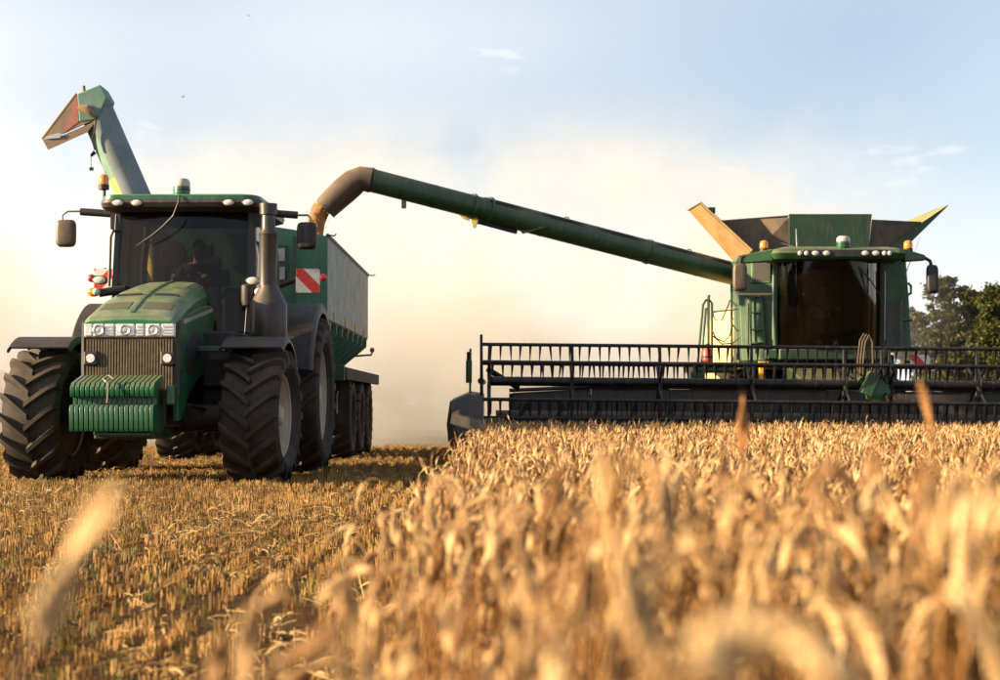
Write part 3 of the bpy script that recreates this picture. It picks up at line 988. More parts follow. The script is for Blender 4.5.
# ------------------------------------------------------------------ single wheat stalks close to the camera
M['ear_brown'] = straw_mat('brown_wheat_ear', (0.30, 0.13, 0.035), (0.50, 0.26, 0.09), 0.2, 0.6)


def hero(label, pix, d, fat=1.0, ear_mat='ear', lean=(0.0, 0.0), leaf=True, seed=1):
    """One stalk: its ear follows photo pixels at depth d (its root is on the ground below), stem and leaf are parts."""
    r = random.Random(seed)
    ear = [P(a, b, d + 0.01 * math.sin(i)) for i, (a, b) in enumerate(pix)]
    # resample to nine points
    seg = [(ear[i + 1] - ear[i]).length for i in range(len(ear) - 1)]; tot = sum(seg)
    def at(s):
        for i, l in enumerate(seg):
            if s <= l or i == len(seg) - 1: return ear[i].lerp(ear[i + 1], min(1, s / l))
            s -= l
    pts = [at(tot * k / 8) for k in range(9)]
    base = Vector((pts[0].x + lean[0], pts[0].y + lean[1], 0))
    base.z = ground_height(base.x, base.y)
    root = empty('wheat_stalk', base)
    tag(root, label, 'wheat stalk', 'single wheat stalks standing close to the camera')
    pts = [q - base for q in pts]
    d0 = (pts[0] - pts[1]).normalized()
    neck = pts[0] + d0 * 0.05
    stem = [Vector((0, 0, -.01)), neck * 0.35, neck * 0.7, neck * 0.9, neck, pts[0]]
    MB().tube(stem, [.0024, .0022, .002, .0018, .0017, .0017], 8).build('stem', M['stem'], root, angle=60)
    e = MB(); ear_shape(e, pts, r, 1.15 * fat, 11, 7); awns(e, pts, r, 12)
    e.build('ear', M[ear_mat], root, angle=60)
    if leaf:
        l = MB(); leaf_strip(l, neck * 0.55, r, .2, .007, 2.2)
        l.build('leaf', M['leaf'], root, angle=60)
    return root


hero('out-of-focus wheat ear leaning over the stubble at the left edge', [(35, 640), (62, 585), (85, 535), (112, 495)], .95, 1.0, lean=(-.25, .05), seed=2)
hero('blurred wheat ear standing alone above the stubble at the lower left', [(243, 690), (247, 640), (256, 606), (275, 596)], 1.45, .9, lean=(-.03, .03), seed=3)
hero('blurred slanting wheat ear low in front of the standing crop edge', [(255, 690), (290, 662), (325, 638), (348, 618)], 1.15, .9, lean=(-.12, .05), seed=4)
hero('short blurred wheat ear beside the lone ear at the lower left', [(214, 700), (216, 670), (222, 645)], 1.5, .9, lean=(0, .02), seed=5)
hero('tall arching wheat ear drooping to the right in the centre foreground', [(612, 490), (625, 466), (645, 458), (662, 480), (668, 530), (676, 580)], 1.30, 1.0, lean=(-.06, .05), seed=6)
hero('long blurred wheat ear hanging below the arching ear in the centre foreground', [(618, 520), (622, 560), (636, 610), (660, 660), (680, 700)], .95, 1.0, lean=(-.03, .02), seed=7)
hero('brown upright wheat ear sticking up against the black reel', [(742, 452), (743, 430), (743, 400)], 2.9, .95, 'ear_brown', lean=(.02, .02), seed=8)
hero('thin orange brown wheat ear slanting up in front of the warning board', [(936, 452), (930, 420), (920, 382)], 2.4, .62, 'ear_brown', lean=(.10, .05), leaf=False, seed=9)
hero('big soft wheat ear lying across the bottom edge of the picture', [(690, 668), (735, 640), (790, 640), (845, 672)], .62, 1.0, lean=(-.1, .02), seed=10)
hero('hooked wheat ear at the near left corner of the standing crop', [(428, 520), (430, 492), (442, 476), (456, 482), (460, 505)], 3.0, 1.0, lean=(.02, .02), seed=11)
hero('pale wheat ear rising above the crop left of the arching ear', [(548, 560), (545, 520), (550, 488), (562, 474)], 1.9, 1.0, lean=(.02, .03), seed=12)
hero('wheat ear bending left in the right foreground', [(858, 520), (852, 482), (836, 466), (818, 478), (812, 510)], 1.7, 1.0, lean=(.05, .03), seed=13)
hero('upright blurred wheat ear near the right edge of the crop', [(946, 560), (950, 515), (958, 475)], 1.6, 1.0, lean=(-.03, .03), seed=14)
hero('low blurred wheat ear in front of the crop corner', [(372, 640), (372, 600), (380, 570), (396, 566)], 2.2, 1.0, lean=(.02, .03), seed=15)
# ------------------------------------------------------------------ tractor
TX, TY = -3.82, 18.6                 # under the middle of the front axle
T = empty('tractor', (TX, TY, 0), R(-1.3))
tag(T, 'green tractor with black cab and front weights driving towards the camera on stubble', 'tractor')
TL = local((TX, TY, 0))

# wheels
for s in (-1, 1):
    fw = wheel(T, (s * 1.175 + .02, 0, 0.735), 0.745, 0.64, 0.455, 18, s, rot=0.07 * s, lug_h=0.065, lug_w=0.056, sweep=0.36)
    fw.rotation_euler = (0.07 * s, 0, R(-4.0))       # steered a little
    wheel(T, (s * 1.23, 2.95, 0.98), 0.99, 0.64, 0.60, 21, s, rot=0.05, lug_h=0.065, lug_w=0.058, sweep=0.30)
# running gear
MB().b(-.36, .36, -1.0, 3.2, .62, 1.12).b(-.30, .30, -1.05, 1.2, 1.1, 1.62).build('engine_block', M['dark_metal'], T, bevel=0.03)
MB().tube([(-.95, 0, .735), (-.35, 0, .70), (.35, 0, .70), (.95, 0, .735)], [.13, .15, .15, .13], 12).tube([(-.9, .25, .72), (.9, .25, .72)], .03).build('front_axle', M['dark_metal'], T)
MB().tube([(-1.0, 2.95, .98), (1.0, 2.95, .98)], .2, 14).box((0, 2.95, .95), (.8, .7, .75)).build('rear_axle', M['dark_metal'], T)
MB().b(-.31, .31, -1.32, -.4, .50, .66).b(-.33, -.25, -1.3, .3, .62, .80).b(.25, .33, -1.3, .3, .62, .80).build('front_frame', M['green_dark'], T, bevel=0.015)

# hood: sections (y, half width, shoulder z, top z)
HS = [(-1.13, .465, 1.700, 1.735), (-1.08, .485, 1.715, 1.785), (-.95, .490, 1.76, 1.845), (-.55, .485, 1.87, 1.985), (0.0, .465, 1.99, 2.125), (.55, .435, 2.07, 2.23), (.92, .41, 2.10, 2.28)]


def hood_sec(y):
    for a, b in zip(HS, HS[1:]):
        if y <= b[0]:
            f = max(0, (y - a[0]) / (b[0] - a[0])); return tuple(a[i] + (b[i] - a[i]) * f for i in range(4))
    return HS[-1]


def hood_z(y, x):
    _, w, zs, zt = hood_sec(y)
    u = abs(x) / w
    zk = zt - (zt - zs) * .35
    if u < .70: return zt - .014 * (u / .70) ** 2
    if u < .88: return (zt - .014) + (zk - zt + .014) * ((u - .70) / .18)
    return zk + (zs - zk) * ((u - .88) / .12)


rings = []
for y, w, zs, zt in HS:
    xs = [-1, -.97, -.90, -.8, -.65, -.5, -.25, 0, .25, .5, .65, .8, .90, .97, 1]
    top = [Vector((u * w, y, hood_z(y, u * w))) for u in xs]
    zb = 1.69 if y < -1.0 else 1.60
    rings.append([Vector((-w, y, zb))] + top + [Vector((w, y, zb))])
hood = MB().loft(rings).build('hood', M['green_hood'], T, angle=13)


def on_hood(x0, x1, y0, y1, lift, nx=5, ny=6, skew=0.0):
    """A thin sheet that follows the hood's top."""
    mb = MB(); g = []
    for j in range(ny + 1):
        y = y0 + (y1 - y0) * j / ny
        g.append([Vector((x0 + (x1 - x0) * i / nx, y, hood_z(y, x0 + (x1 - x0) * i / nx) + lift)) for i in range(nx + 1)])
    lo = [[p - Vector((0, 0, .012)) for p in r_] for r_ in g]
    for j in range(ny):
        mb.loft([g[j] + list(reversed(lo[j])), g[j + 1] + list(reversed(lo[j + 1]))])
    return mb


M['mesh_screen'] = dusty('screen_mesh', (0.012, 0.035, 0.02), 0.7, dust=0.22, all_over=0.1, scale=60.0, streak=False)
M['ridge'] = dusty('hood_ridge', (0.05, 0.06, 0.075), 0.4, dust=0.35, all_over=0.1)
on_hood(-.016, .016, -1.02, .92, .012, 2, 14).build('hood_ridge', M['green'], hood)
for s in (-1, 1):
    x0, x1 = (.075, .37) if s > 0 else (-.37, -.075)
    on_hood(x0, x1, -.90, -.66, .005).build('intake_screen', M['mesh_screen'], hood)
    on_hood(x0 + .03 * (s < 0), x1 - .03 * (s > 0), -.33, -.26, .014).build('hood_slot', M['black'], hood)

# side panels, each with a dark vent
for s in (-1, 1):
    x = s * .455
    poly = [(-1.0, .98), (-1.06, 1.55), (-1.0, 1.72), (-.4, 1.84), (.3, 1.96), (.9, 2.0), (.9, 1.30), (.55, 1.22), (.1, 1.15), (-.45, .95), (-.8, .70), (-.98, .68)]
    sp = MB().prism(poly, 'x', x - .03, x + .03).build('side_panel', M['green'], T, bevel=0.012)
    vent = [(-.30 + .42 * math.cos(2 * PI * k / 18), 1.42 + .22 * math.sin(2 * PI * k / 18) + .10 * math.cos(2 * PI * k / 18)) for k in range(18)]
    MB().prism(vent, 'x', x + s * .03, x + s * .036).build('vent', M['black'], sp)
    st = [(-.75, 1.71), (.85, 1.93), (.85, 1.97), (-.75, 1.755)]
    MB().prism(st, 'x', x + s * .03, x + s * .034).build('trim_stripe', M['silver'], sp)

# nose: grille, lamps
nose = MB()
nose.prism([(-.475, .93), (-.49, 1.2), (-.485, 1.55), (.485, 1.55), (.49, 1.2), (.475, .93)], 'y', -1.09, -.9)
gr = nose.build('grille', M['grille'], T, bevel=0.015)
ribs = MB()
for k in range(31):
    x = -.44 + .88 * k / 30
    ribs.prism([(x - .0085, .95), (x - .0085, 1.53), (x + .0085, 1.53), (x + .0085, .95)], 'y', -1.125, -1.085)
ribs.build('grille_rib', M['grille'], gr)
for s in (-1, 1):
    q = MB().b(s * .40 - .075, s * .40 + .075, -1.15, -1.1, 1.26, 1.41).build('fog_lamp', M['black'], gr, bevel=0.02)
    MB().lathe([(.045, -.02), (.042, -.008), (.02, -.004)], (s * .40, -1.135, 1.335), 'y', 16).build('lens', M['lamp'], q)
bz = MB().prism([(-.478, 1.552), (-.485, 1.70), (.485, 1.70), (.478, 1.552)], 'y', -1.12, -.95).build('lamp_band', M['lamp'], T, bevel=0.01)
cells = [(-.468, -.385, 0), (-.375, -.265, 1), (-.255, -.155, 2), (-.14, .055, 1), (.07, .155, 2), (.17, .32, 1), (.335, .468, 2)]
for x0, x1, kd in cells:
    c = (x0 + x1) / 2; w = (x1 - x0)
    h = MB().b(x0, x1, -1.145, -1.115, 1.562, 1.692).build('headlight', M['lamp'], T, bevel=0.012)
    if kd == 1:
        MB().lathe([(.052, -.01), (.058, -.022), (.05, -.026), (.035, -.018), (.012, -.022)], (c, -1.135, 1.627), 'y', 20).build('reflector', M['silver'], h)
    elif kd == 2:
        m_ = MB()
        for k in range(3): m_.box((c, -1.147, 1.595 + k * .033), (w * .7, .008, .016))
        m_.build('reflector', M['silver'], h)
# nose surround painted green at the right and under the lamps
for s in (-1, 1):
    MB().loft([[Vector((s * .47, -1.10, .93)), Vector((s * .515, -1.06, .93)), Vector((s * .50, -.95, .93)), Vector((s * .455, -.95, .93))],
               [Vector((s * .475, -1.12, 1.3)), Vector((s * .52, -1.07, 1.3)), Vector((s * .50, -.95, 1.3)), Vector((s * .455, -.95, 1.3))],
               [Vector((s * .478, -1.125, 1.70)), Vector((s * .515, -1.07, 1.715)), Vector((s * .50, -.95, 1.74)), Vector((s * .455, -.95, 1.74))]]).build('nose_corner', M['black'], T, bevel=0.008)

# front weights: suitcase plates on a bracket
wpoly = [(-1.655, .585), (-1.67, .62), (-1.67, .825), (-1.655, .85), (-1.53, .855), (-1.53, .925), (-1.635, .93), (-1.65, .955), (-1.645, 1.035), (-1.61, 1.075), (-1.24, 1.16), (-1.21, 1.1), (-1.21, .585)]
wp = MB().prism(wpoly, 'x', -.0195, .0195).build('weight_plate', M['green'], T, bevel=0.004)
NW = 17
for k in range(NW):
    x = -.045 + (k - (NW - 1) / 2) * .0505
    if k == 0: wp.location = (x, 0, 0)
    else: inst(wp, T, (x, 0, 0))
MB().b(-.47, .38, -1.52, -1.16, .62, 1.02).build('weight_bracket', M['green_dark'], T, bevel=0.01)
MB().b(.44, .53, -1.4, -1.22, .85, 1.05).build('weight_latch', M['green'], T, bevel=0.02)
MB().b(-.24, .30, -1.50, -1.1, .53, .58).build('weight_carrier', M['green'], T, bevel=0.02)
lp = [(-.085, -1.685, .87), (-.075, -1.69, 1.0), (-.085, -1.67, 1.08), (-.03, -1.64, 1.11), (-.09, -1.62, 1.15), (-.14, -1.64, 1.115), (-.10, -1.67, 1.08)]
MB().tube(lp, .008, 6).build('tow_pin', M['steel'], T)

# mudguards
for s in (-1, 1):
    x0, x1 = sorted((s * .80, s * 1.50))
    f = arc_fender(MB(), 0, .735, .85, R(58), R(188), x0, x1, .02, .05)
    f.b(min(s * .62, s * .9), max(s * .62, s * .9), -.05, .05, 1.35, 1.43)
    f.build('front_fender', M['black'], T, angle=40)
    x0, x1 = sorted((s * .84, s * 1.50))
    g = arc_fender(MB(), 2.95, .98, 1.14, R(15), R(150), x0, x1, .03, .10, 20)
    g.build('rear_fender', M['black'], T, angle=40)

# cab
cab = MB()
cab.b(-.74, .74, 1.35, 3.15, 1.05, 1.72).b(-.86, .86, 2.1, 3.2, 1.5, 2.0)
cabo = cab.build('cab_floor', M['black'], T, bevel=0.04)
pil = {}
for s in (-1, 1):
    p = MB()
    p.loft([[Vector((s * .80 + dx, 1.40 + dy, 1.70)) for dx, dy in ((-.04, -.05), (.05, -.03), (.05, .06), (-.04, .05))],
            [Vector((s * .82 + dx, 1.55 + dy, 2.5)) for dx, dy in ((-.035, -.05), (.045, -.03), (.045, .06), (-.035, .05))],
            [Vector((s * .80 + dx, 1.60 + dy, 3.2)) for dx, dy in ((-.035, -.05), (.045, -.03), (.045, .06), (-.035, .05))]])
    p.build('front_pillar', M['black_roof'], T, bevel=0.012)
    MB().tube([(s * .84, 3.1, 1.9), (s * .86, 3.08, 2.6), (s * .80, 3.05, 3.2)], .055, 8).build('rear_pillar', M['black_roof'], T)
    MB().tube([(s * .84, 2.35, 1.9), (s * .88, 2.35, 2.6), (s * .83, 2.35, 3.2)], .03, 8).build('door_pillar', M['black_roof'], T)
    for y0, y1 in ((1.62, 2.33), (2.37, 3.05)):
        MB().plate([(s * .835, y0, 1.8), (s * .835, y1, 1.8), (s * .87, y1, 2.6), (s * .87, y0, 2.6)], .006).plate([(s * .87, y0, 2.6), (s * .87, y1, 2.6), (s * .81, y1, 3.2), (s * .81, y0, 3.2)], .006).build('side_glass', M['glass_side'], T, angle=20)
# windscreen, gently curved
rows = []
for j in range(7):
    t = j / 6; z = 1.72 + 1.48 * t; yb = 1.37 + .20 * t
    rows.append([Vector((-.765 + 1.53 * i / 10, yb - .10 * (1 - ((i - 5) / 5) ** 2), z)) for i in range(11)])
ws = MB()
ws.loft([r_ + [p + Vector((0, .008, 0)) for p in reversed(r_)] for r_ in rows])
ws.build('windscreen', M['glass'], T, angle=50)
MB().plate([(-.78, 3.1, 1.95), (.78, 3.1, 1.95), (.74, 3.08, 3.18), (-.74, 3.08, 3.18)], .008).build('rear_glass', M['glass_side'], T)
MB().b(-.8, .8, 2.95, 3.12, 1.7, 2.15).b(-.25, .25, 1.55, 1.72, 1.7, 2.0).b(.38, .6, 2.0, 2.7, 1.7, 2.28).b(-.7, -.5, 2.9, 3.05, 2.1, 2.9).build('cab_console', M['interior'], T, bevel=0.03)
MB().b(-.75, .75, 1.6, 3.0, 3.12, 3.17).build('headliner', M['interior'], T)
MB().box((.40, 1.72, 2.38), (.26, .05, .2), (0, 0, -.3)).build('monitor', M['interior'], T, bevel=0.015)
MB().lathe([(.15, -.04), (.17, 0), (.14, .03)], (-.42, 2.9, 2.78), 'y', 16).build('speaker', M['interior'], T)
cab_seat(T, (-.05, 2.62, 2.02))
steering_wheel(T, (-.05, 2.06, 2.40), .19, .55)
# roof
def rr_ring(x, y0, y1, z, rad, n=6):
    pts = []
    for cx, cy, a0 in ((x - rad, y1 - rad, 0), (-x + rad, y1 - rad, 90), (-x + rad, y0 + rad, 180), (x - rad, y0 + rad, 270)):
        for k in range(n + 1):
            a = R(a0 + 90 * k / n); pts.append(Vector((cx + rad * math.cos(a), cy + rad * math.sin(a), z)))
    return pts
roof = MB().loft([rr_ring(.86, 1.40, 3.2, 3.16, .12), rr_ring(.95, 1.22, 3.30, 3.19, .18), rr_ring(.965, 1.19, 3.32, 3.24, .2), rr_ring(.955, 1.20, 3.32, 3.285, .2), rr_ring(.93, 1.24, 3.28, 3.305, .2)]).build('cab_roof', M['black_roof'], T, angle=40)
MB().loft([rr_ring(.95, 1.205, 3.31, 3.287, .2), rr_ring(.945, 1.21, 3.30, 3.325, .2), rr_ring(.90, 1.27, 3.24, 3.345, .2), rr_ring(.6, 1.55, 2.95, 3.36, .2)]).build('roof_cap', M['green'], roof, angle=40)
for px in (115, 134, 226.5, 246):
    c = TL(px, 205.5, TY + 1.19); oval_lamp(T, (c.x, 1.195, 3.235), .135, .075)
oval_lamp(T, (.86, 1.215, 3.235), .06, .075)
# receiver dome and its cable
dm = gps_dome(T, TL(179, 196.5, TY + 1.45), .10, .215)
MB().tube([TL(177, 195, TY + 1.2), TL(176, 203, TY + 1.14), TL(171, 216, TY + 1.18), TL(160, 227, TY + 1.22), TL(150, 235, TY + 1.27), TL(133, 246, TY + 1.34)], [.010, .010, .012, .012, .010, .004], 6).build('cable', M['black'], dm)
# beacon on a bent tube
bt = [TL(108, 211, TY + 1.5), TL(103, 207, TY + 1.5), TL(101, 198, TY + 1.5), TL(101, 188, TY + 1.5)]
MB().tube(bt, .02, 8).build('beacon_tube', M['black'], T)
beacon(T, TL(100.5, 189.5, TY + 1.5), .062, .185)
# mirrors
for s in (-1, 1):
    if s < 0:
        arm0, arm1 = TL(113, 214, TY + 1.6), TL(77, 211.5, TY + 1.6)
        br = [TL(79, 211, TY + 1.6), TL(64, 211, TY + 1.6), TL(58.5, 215, TY + 1.6), TL(58.5, 230, TY + 1.58)]
        mc, blk = TL(62, 233, TY + 1.6), TL(113, 221, TY + 1.6)
    else:
        arm0, arm1 = TL(262, 213, TY + 1.6), TL(295, 215.5, TY + 1.6)
        br = [TL(293, 215.5, TY + 1.6), TL(305, 215.5, TY + 1.6), TL(308, 218, TY + 1.6), TL(308, 229, TY + 1.58)]
        mc, blk = TL(304, 236, TY + 1.6), TL(255, 219, TY + 1.6)
    MB().tube([arm0, arm1], .045, 12).box(blk, (.12, .1, .2)).build('mirror_arm', M['black'], T)
    MB().tube(br, .014, 8).build('mirror_bracket', M['steel'], T)
    mirror_head(T, mc, .245, .335, 'mirror_sunlit' if s < 0 else 'black')
# grab rail
MB().tube([TL(117, 231, TY + 1.55), TL(110, 231, TY + 1.5), TL(107.5, 237, TY + 1.5), TL(106, 286, TY + 1.45)], .017, 8).build('grab_rail', M['black'], T)
# side lamps on stalks
def side_lamps(s):
    d = TY + 1.25
    if s < 0: am, ov, st = (91, 292), (97, 280), (122, 289)
    else: am, ov, st = (259, 292), (251, 281), (246, 293)
    a = TL(*am, d)
    if s < 0: MB().tube([TL(*st, d + .15), TL(96, 293, d + .05)], .05, 10).build('lamp_stalk', M['black'], T)
    else: MB().lathe([(.07, -.16), (.085, -.1), (.085, .07), (.06, .09)], TL(246, 292, d + .05), 'z', 16).build('lamp_stalk', M['black'], T)
    o = MB().ell(a, (.082, .055, .055)).build('indicator', M['amber'], T)
    x = s * -1
    MB().ell(a + Vector((.028 if s < 0 else -.028, -.02, 0)), (.05, .045, .046)).build('lens', M['lens'], o)
    oval_lamp(T, TL(*ov, d) + Vector((0, -.02, 0)), .16, .095)
for s in (-1, 1): side_lamps(s)
# warning boards and red lamps beside the rear mudguards
dB = TY + 2.35
MB().tube([TL(275, 286, dB), TL(294, 279, dB + .02)], .035, 8).build('board_arm', M['black'], T)
MB().tube([TL(118, 286, dB), TL(108, 281, dB + .02)], .035, 8).build('board_arm', M['black'], T)
striped_board(T, TL(304, 281, dB - .02), .30, .30, 'stripe')
striped_board(T, TL(100, 279.5, dB - .02), .27, .27, 'stripe_mirror')
for px in (319.5, 86.5):
    MB().ell(TL(px, 278, dB - .02), (.05, .05, .05)).build('marker_lamp', M['red_lens'], T)
# exhaust stack
ex = TL(267, 300, TY + 1.05); exx, exy = ex.x, ex.y
MB().lathe([(.205, 1.60), (.215, 1.64), (.215, 2.02), (.20, 2.06), (.11, 2.22), (.105, 2.25)], (exx, exy, 0), 'z', 28).build('muffler', M['exhaust'], T)
MB().lathe([(.105, 2.24), (.105, 2.82), (.112, 2.84), (.082, 2.90), (.080, 3.06), (.10, 3.07), (.105, 3.20), (.095, 3.2), (.085, 3.1)], (exx - .01, exy, 0), 'z', 24, caps=False).build('exhaust_pipe', M['exhaust'], T)
# right-hand running boards, tank and steps
MB().b(.46, .82, .35, 1.6, 1.05, 1.68).b(.42, .78, .55, 1.9, .55, 1.05).b(.74, .80, 1.3, 1.36, .4, 1.7).build('side_tank', M['black'], T, bevel=0.04)
for s in (-1, 1): MB().b(min(s * .42, s * .8), max(s * .42, s * .8), -.02, .10, 1.44, 1.50).build('fender_bracket', M['green'], T, bevel=0.01)
MB().b(-.8, -.45, .4, 1.8, .55, 1.62).build('battery_box', M['black'], T, bevel=0.04)
for k in range(3):
    MB().b(.84, 1.12, 1.45, 1.75, .45 + k * .33, .48 + k * .33).build('step', M['black'], T, bevel=0.005)
for s in (-1, 1): MB().tube([(s * .50, -.6, .85), (s * .62, .1, .78), (s * .55, .7, .9)], .025, 8).build('hydraulic_hose', M['black'], T)

driver(Vector((TX + .01, TY + 2.62, 2.06)), 'person in dark clothes steering inside the tractor cab', M['shirt'], .2, (0, -.56, .36))
# ------------------------------------------------------------------ grain trailer behind the tractor
GX, GY = -3.82, 26.9
G = empty('grain_trailer', (GX, GY, 0))
tag(G, 'weathered green grain trailer with raised unloading auger behind the tractor', 'trailer')
GL = local((GX, GY, 0))
HWD = 1.42; Y0, Y1 = -3.5, 3.7; ZT, ZM, ZB = 3.2, 2.05, 1.38
# front wall with a ridged top
MB().prism([(-.75, ZB), (-HWD, ZM), (-HWD, ZT), (-.55, 3.42), (.25, 3.40), (.95, 3.29), (HWD, ZT), (HWD, ZM), (.75, ZB)], 'y', Y0, Y0 + .05).build('front_wall', M['teal'], G, bevel=0.01)
MB().prism([(-.75, ZB), (-HWD, ZM), (-HWD, ZT), (HWD, ZT), (HWD, ZM), (.75, ZB)], 'y', Y1 - .05, Y1).build('rear_wall', M['teal'], G, bevel=0.01)
for s in (-1, 1):
    x = s * HWD
    sw = MB().b(min(x, x - s * .05), max(x, x - s * .05), Y0 + .052, Y1 - .052, ZM, ZT).build('side_wall', M['trailer_side'], G, bevel=0.008)
    MB().tube([(x, Y0, ZT + .01), (x, Y1, ZT + .01)], .028, 8).build('top_rail', M['teal_dark'], sw)
    for k in range(4):
        y = Y0 + .9 + k * 1.75
        MB().b(min(x, x + s * .02), max(x, x + s * .02), y - .03, y + .03, ZM + .02, ZM + .14).build('lashing_eye', M['yellow'], sw, bevel=0.006)
    fl = MB().plate([(x, Y0 + .05, ZM), (x, Y1 - .05, ZM), (s * .75, Y1 - .05, ZB), (s * .75, Y0 + .05, ZB)], .03, (s * .6, 0, -.6)).build('hopper_slope', M['teal_dark'], G)
    for k in range(8):
        y = Y0 + .45 + k * .92
        MB().prism([(x, ZM - .005), (x - s * .005, ZM - .16), (s * .80, ZB - .015), (s * .75, ZB)], 'y', y - .035, y + .035).build('rib', M['teal'], G)
    MB().tube([(x, Y0 - .01, ZT + .015), (x + s * .10, Y0 - .03, ZT + .0), (x + s * .12, Y0 - .03, ZT + .03)], .011, 6).build('tarp_hook', M['dark_metal'], G)
    MB().tube([(x, Y1 + .01, ZT + .015), (x + s * .10, Y1, ZT + .0), (x + s * .13, Y1, ZT + .03)], .011, 6).build('tarp_hook', M['dark_metal'], G)
    # running boards over the wheels
    x0, x1 = sorted((s * .9, s * 1.58))
    MB().b(x0, x1, -2.6, 4.0, 1.26, 1.33).b(x0, x1, -2.62, -2.5, 1.2, 1.42).build('wheel_deck', M['teal_dark'], G, bevel=0.015)
    MB().b(min(s * 1.54, s * 1.6), max(s * 1.54, s * 1.6), -2.5, 4.02, 1.22, 1.40).build('deck_edge', M['rubber'], G, bevel=0.01)
    mf = MB().b(min(s * .92, s * 1.55), max(s * .92, s * 1.55), -1.32, -1.29, .55, 1.26).build('mud_flap', M['black'], G, bevel=0.01)
    MB().b(s * 1.2 - .06, s * 1.2 + .06, -1.335, -1.325, .95, .99).build('reflector', M['red'], mf)
    MB().tube([(s * 1.35, -1.34, .72), (s * 1.35, -1.35, 1.0), (s * 1.37, -1.34, 1.06)], .012, 6).build('flap_stay', M['rim'], mf)
    for k, y in enumerate((-.35, 1.35, 3.05)):
        wheel(G, (s * 1.22, y, .65), .66, .60, .34, 20, s, 'rim', rot=.11 * k, lug_h=.035, lug_w=.05, sweep=.25)
    MB().tube([(s * 1.0, 3.72, 1.72), (s * 1.30, 3.8, 1.75), (s * 1.47, 3.8, 1.76), (s * 1.49, 3.8, 1.80)], .018, 8).build('lamp_stalk', M['dark_metal'], G)
    MB().ell((s * 1.49, 3.8, 1.85), (.045, .045, .05)).build('marker_lamp', M['red_lens'], G)
# chassis
MB().b(-.72, -.55, Y0 - .9, 4.0, .95, 1.25).b(.55, .72, Y0 - .9, 4.0, .95, 1.25).b(-.72, .72, Y0 - .7, Y0 - .5, .95, 1.25).b(-.72, .72, 3.7, 3.9, .95, 1.25).b(-.7, .7, Y0, 3.7, 1.2, 1.4).build('chassis', M['dark_metal'], G, bevel=0.01)
MB().tube([(-.6, Y0 - .8, 1.05), (0, Y0 - 1.7, .75)], .07, 8).tube([(.6, Y0 - .8, 1.05), (0, Y0 - 1.7, .75)], .07, 8).tube([(0, Y0 - 1.6, .75), (0, Y0 - 2.0, .70)], .08, 8).build('drawbar', M['teal_dark'], G)
for y in (-.35, 1.35, 3.05):
    MB().tube([(-1.1, y, .65), (1.1, y, .65)], .08, 10).build('axle', M['dark_metal'], G)
# inspection windows in the front wall
for py0, py1 in ((247, 262.5), (265.5, 281)):
    a, b = GL(275, py1, GY + Y0), GL(286.5, py0, GY + Y0)
    w = MB().b(a.x - .02, b.x + .02, Y0 - .02, Y0 - .002, a.z - .02, b.z + .02).build('window', M['teal_dark'], G)
    MB().b(a.x + .02, b.x - .02, Y0 - .03, Y0 - .021, a.z + .02, b.z - .02).build('pane', M['white'], w)
MB().tube([(.96, Y0 - .06, 2.0), (.96, Y0 - .06, 3.2)], .02, 8).build('window_rail', M['teal_dark'], G)
# unloading auger, folded up on the left of the cab roof
dA = GY + Y0 - .45
pb, pt_ = GL(141.5, 215, dA), GL(94.5, 107, dA)
ax = (pt_ - pb).normalized()
low = pb - ax * 1.75
M['auger_yellow'] = dusty('auger_yellow_paint', (0.50, 0.42, 0.07), 0.5, dust=0.3, all_over=0.15, scale=2.5, rust=0.2)
M['auger_green'] = dusty('auger_faded_green', (0.06, 0.19, 0.14), 0.5, dust=0.3, all_over=0.2, scale=2.5, rust=0.3, dcol=(0.3, 0.29, 0.27))
tube = MB().tube([low, pb.lerp(pt_, .36)], .225, 28).build('auger_tube', M['auger_yellow'], G)
MB().tube([pb.lerp(pt_, .36), pt_], .2245, 28).build('upper_tube', M['auger_green'], tube)
# weathered grey sheet along the tube's near and right side
side = Vector((ax.z, 0, -ax.x))
sheet = MB(); rings = []
for q in (-.9, .0, .5, .97):
    c = low.lerp(pt_, .5) + ax * (q * (pt_ - low).length / 2)
    arc = [c + (side * math.cos(a) + Vector((0, -1, 0)) * math.sin(a)) * .232 for a in [R(-50 + 165 * k / 14) for k in range(15)]]
    arc2 = [c + (side * math.cos(a) + Vector((0, -1, 0)) * math.sin(a)) * .226 for a in [R(-50 + 165 * k / 14) for k in range(15)]]
    rings.append(arc + list(reversed(arc2)))
sheet.loft(rings).build('auger_cover', M['auger_grey'], tube, angle=40)
for q in (.40, .985):
    c = low.lerp(pt_, q); MB().tube([c - ax * .03, c + ax * .03], .245, 28).build('flange', M['auger_grey'], tube)
# chute head
hd = dA
def C(px, py, dd=0.0): return GL(px, py, hd + dd)
head = MB()
near = [C(100, 84.5, -.24), C(77, 94, -.24), C(79, 122, -.24), C(97, 119.5, -.24), C(107, 97, -.24)]
far = [p + Vector((0, .48, 0)) for p in near]
head.loft([far, near]).build('chute_head', M['auger_green'], G, bevel=0.015)
def slab(pts_, y0, y1): return MB().loft([[C(a, b, y1) for a, b in pts_], [C(a, b, y0) for a, b in pts_]])
ch = slab([(76.5, 94.5), (42, 139), (63, 134.4), (96.5, 119), (96, 104)], -.23, .22).build('chute', M['brown_sheet'], G, bevel=0.006)
MB().plate([C(77, 95, -.235), C(64, 133, -.235), C(78.5, 122, -.235)], .01, (0, -1, 0)).build('red_panel', M['rust_red'], ch)
MB().plate([C(46, 139, -.24), C(45, 137, -.24), C(58, 133, -.245), C(62, 134, -.245), C(60, 138, -.24)], .012, (0, -1, 0)).build('foil', M['silver'], ch)
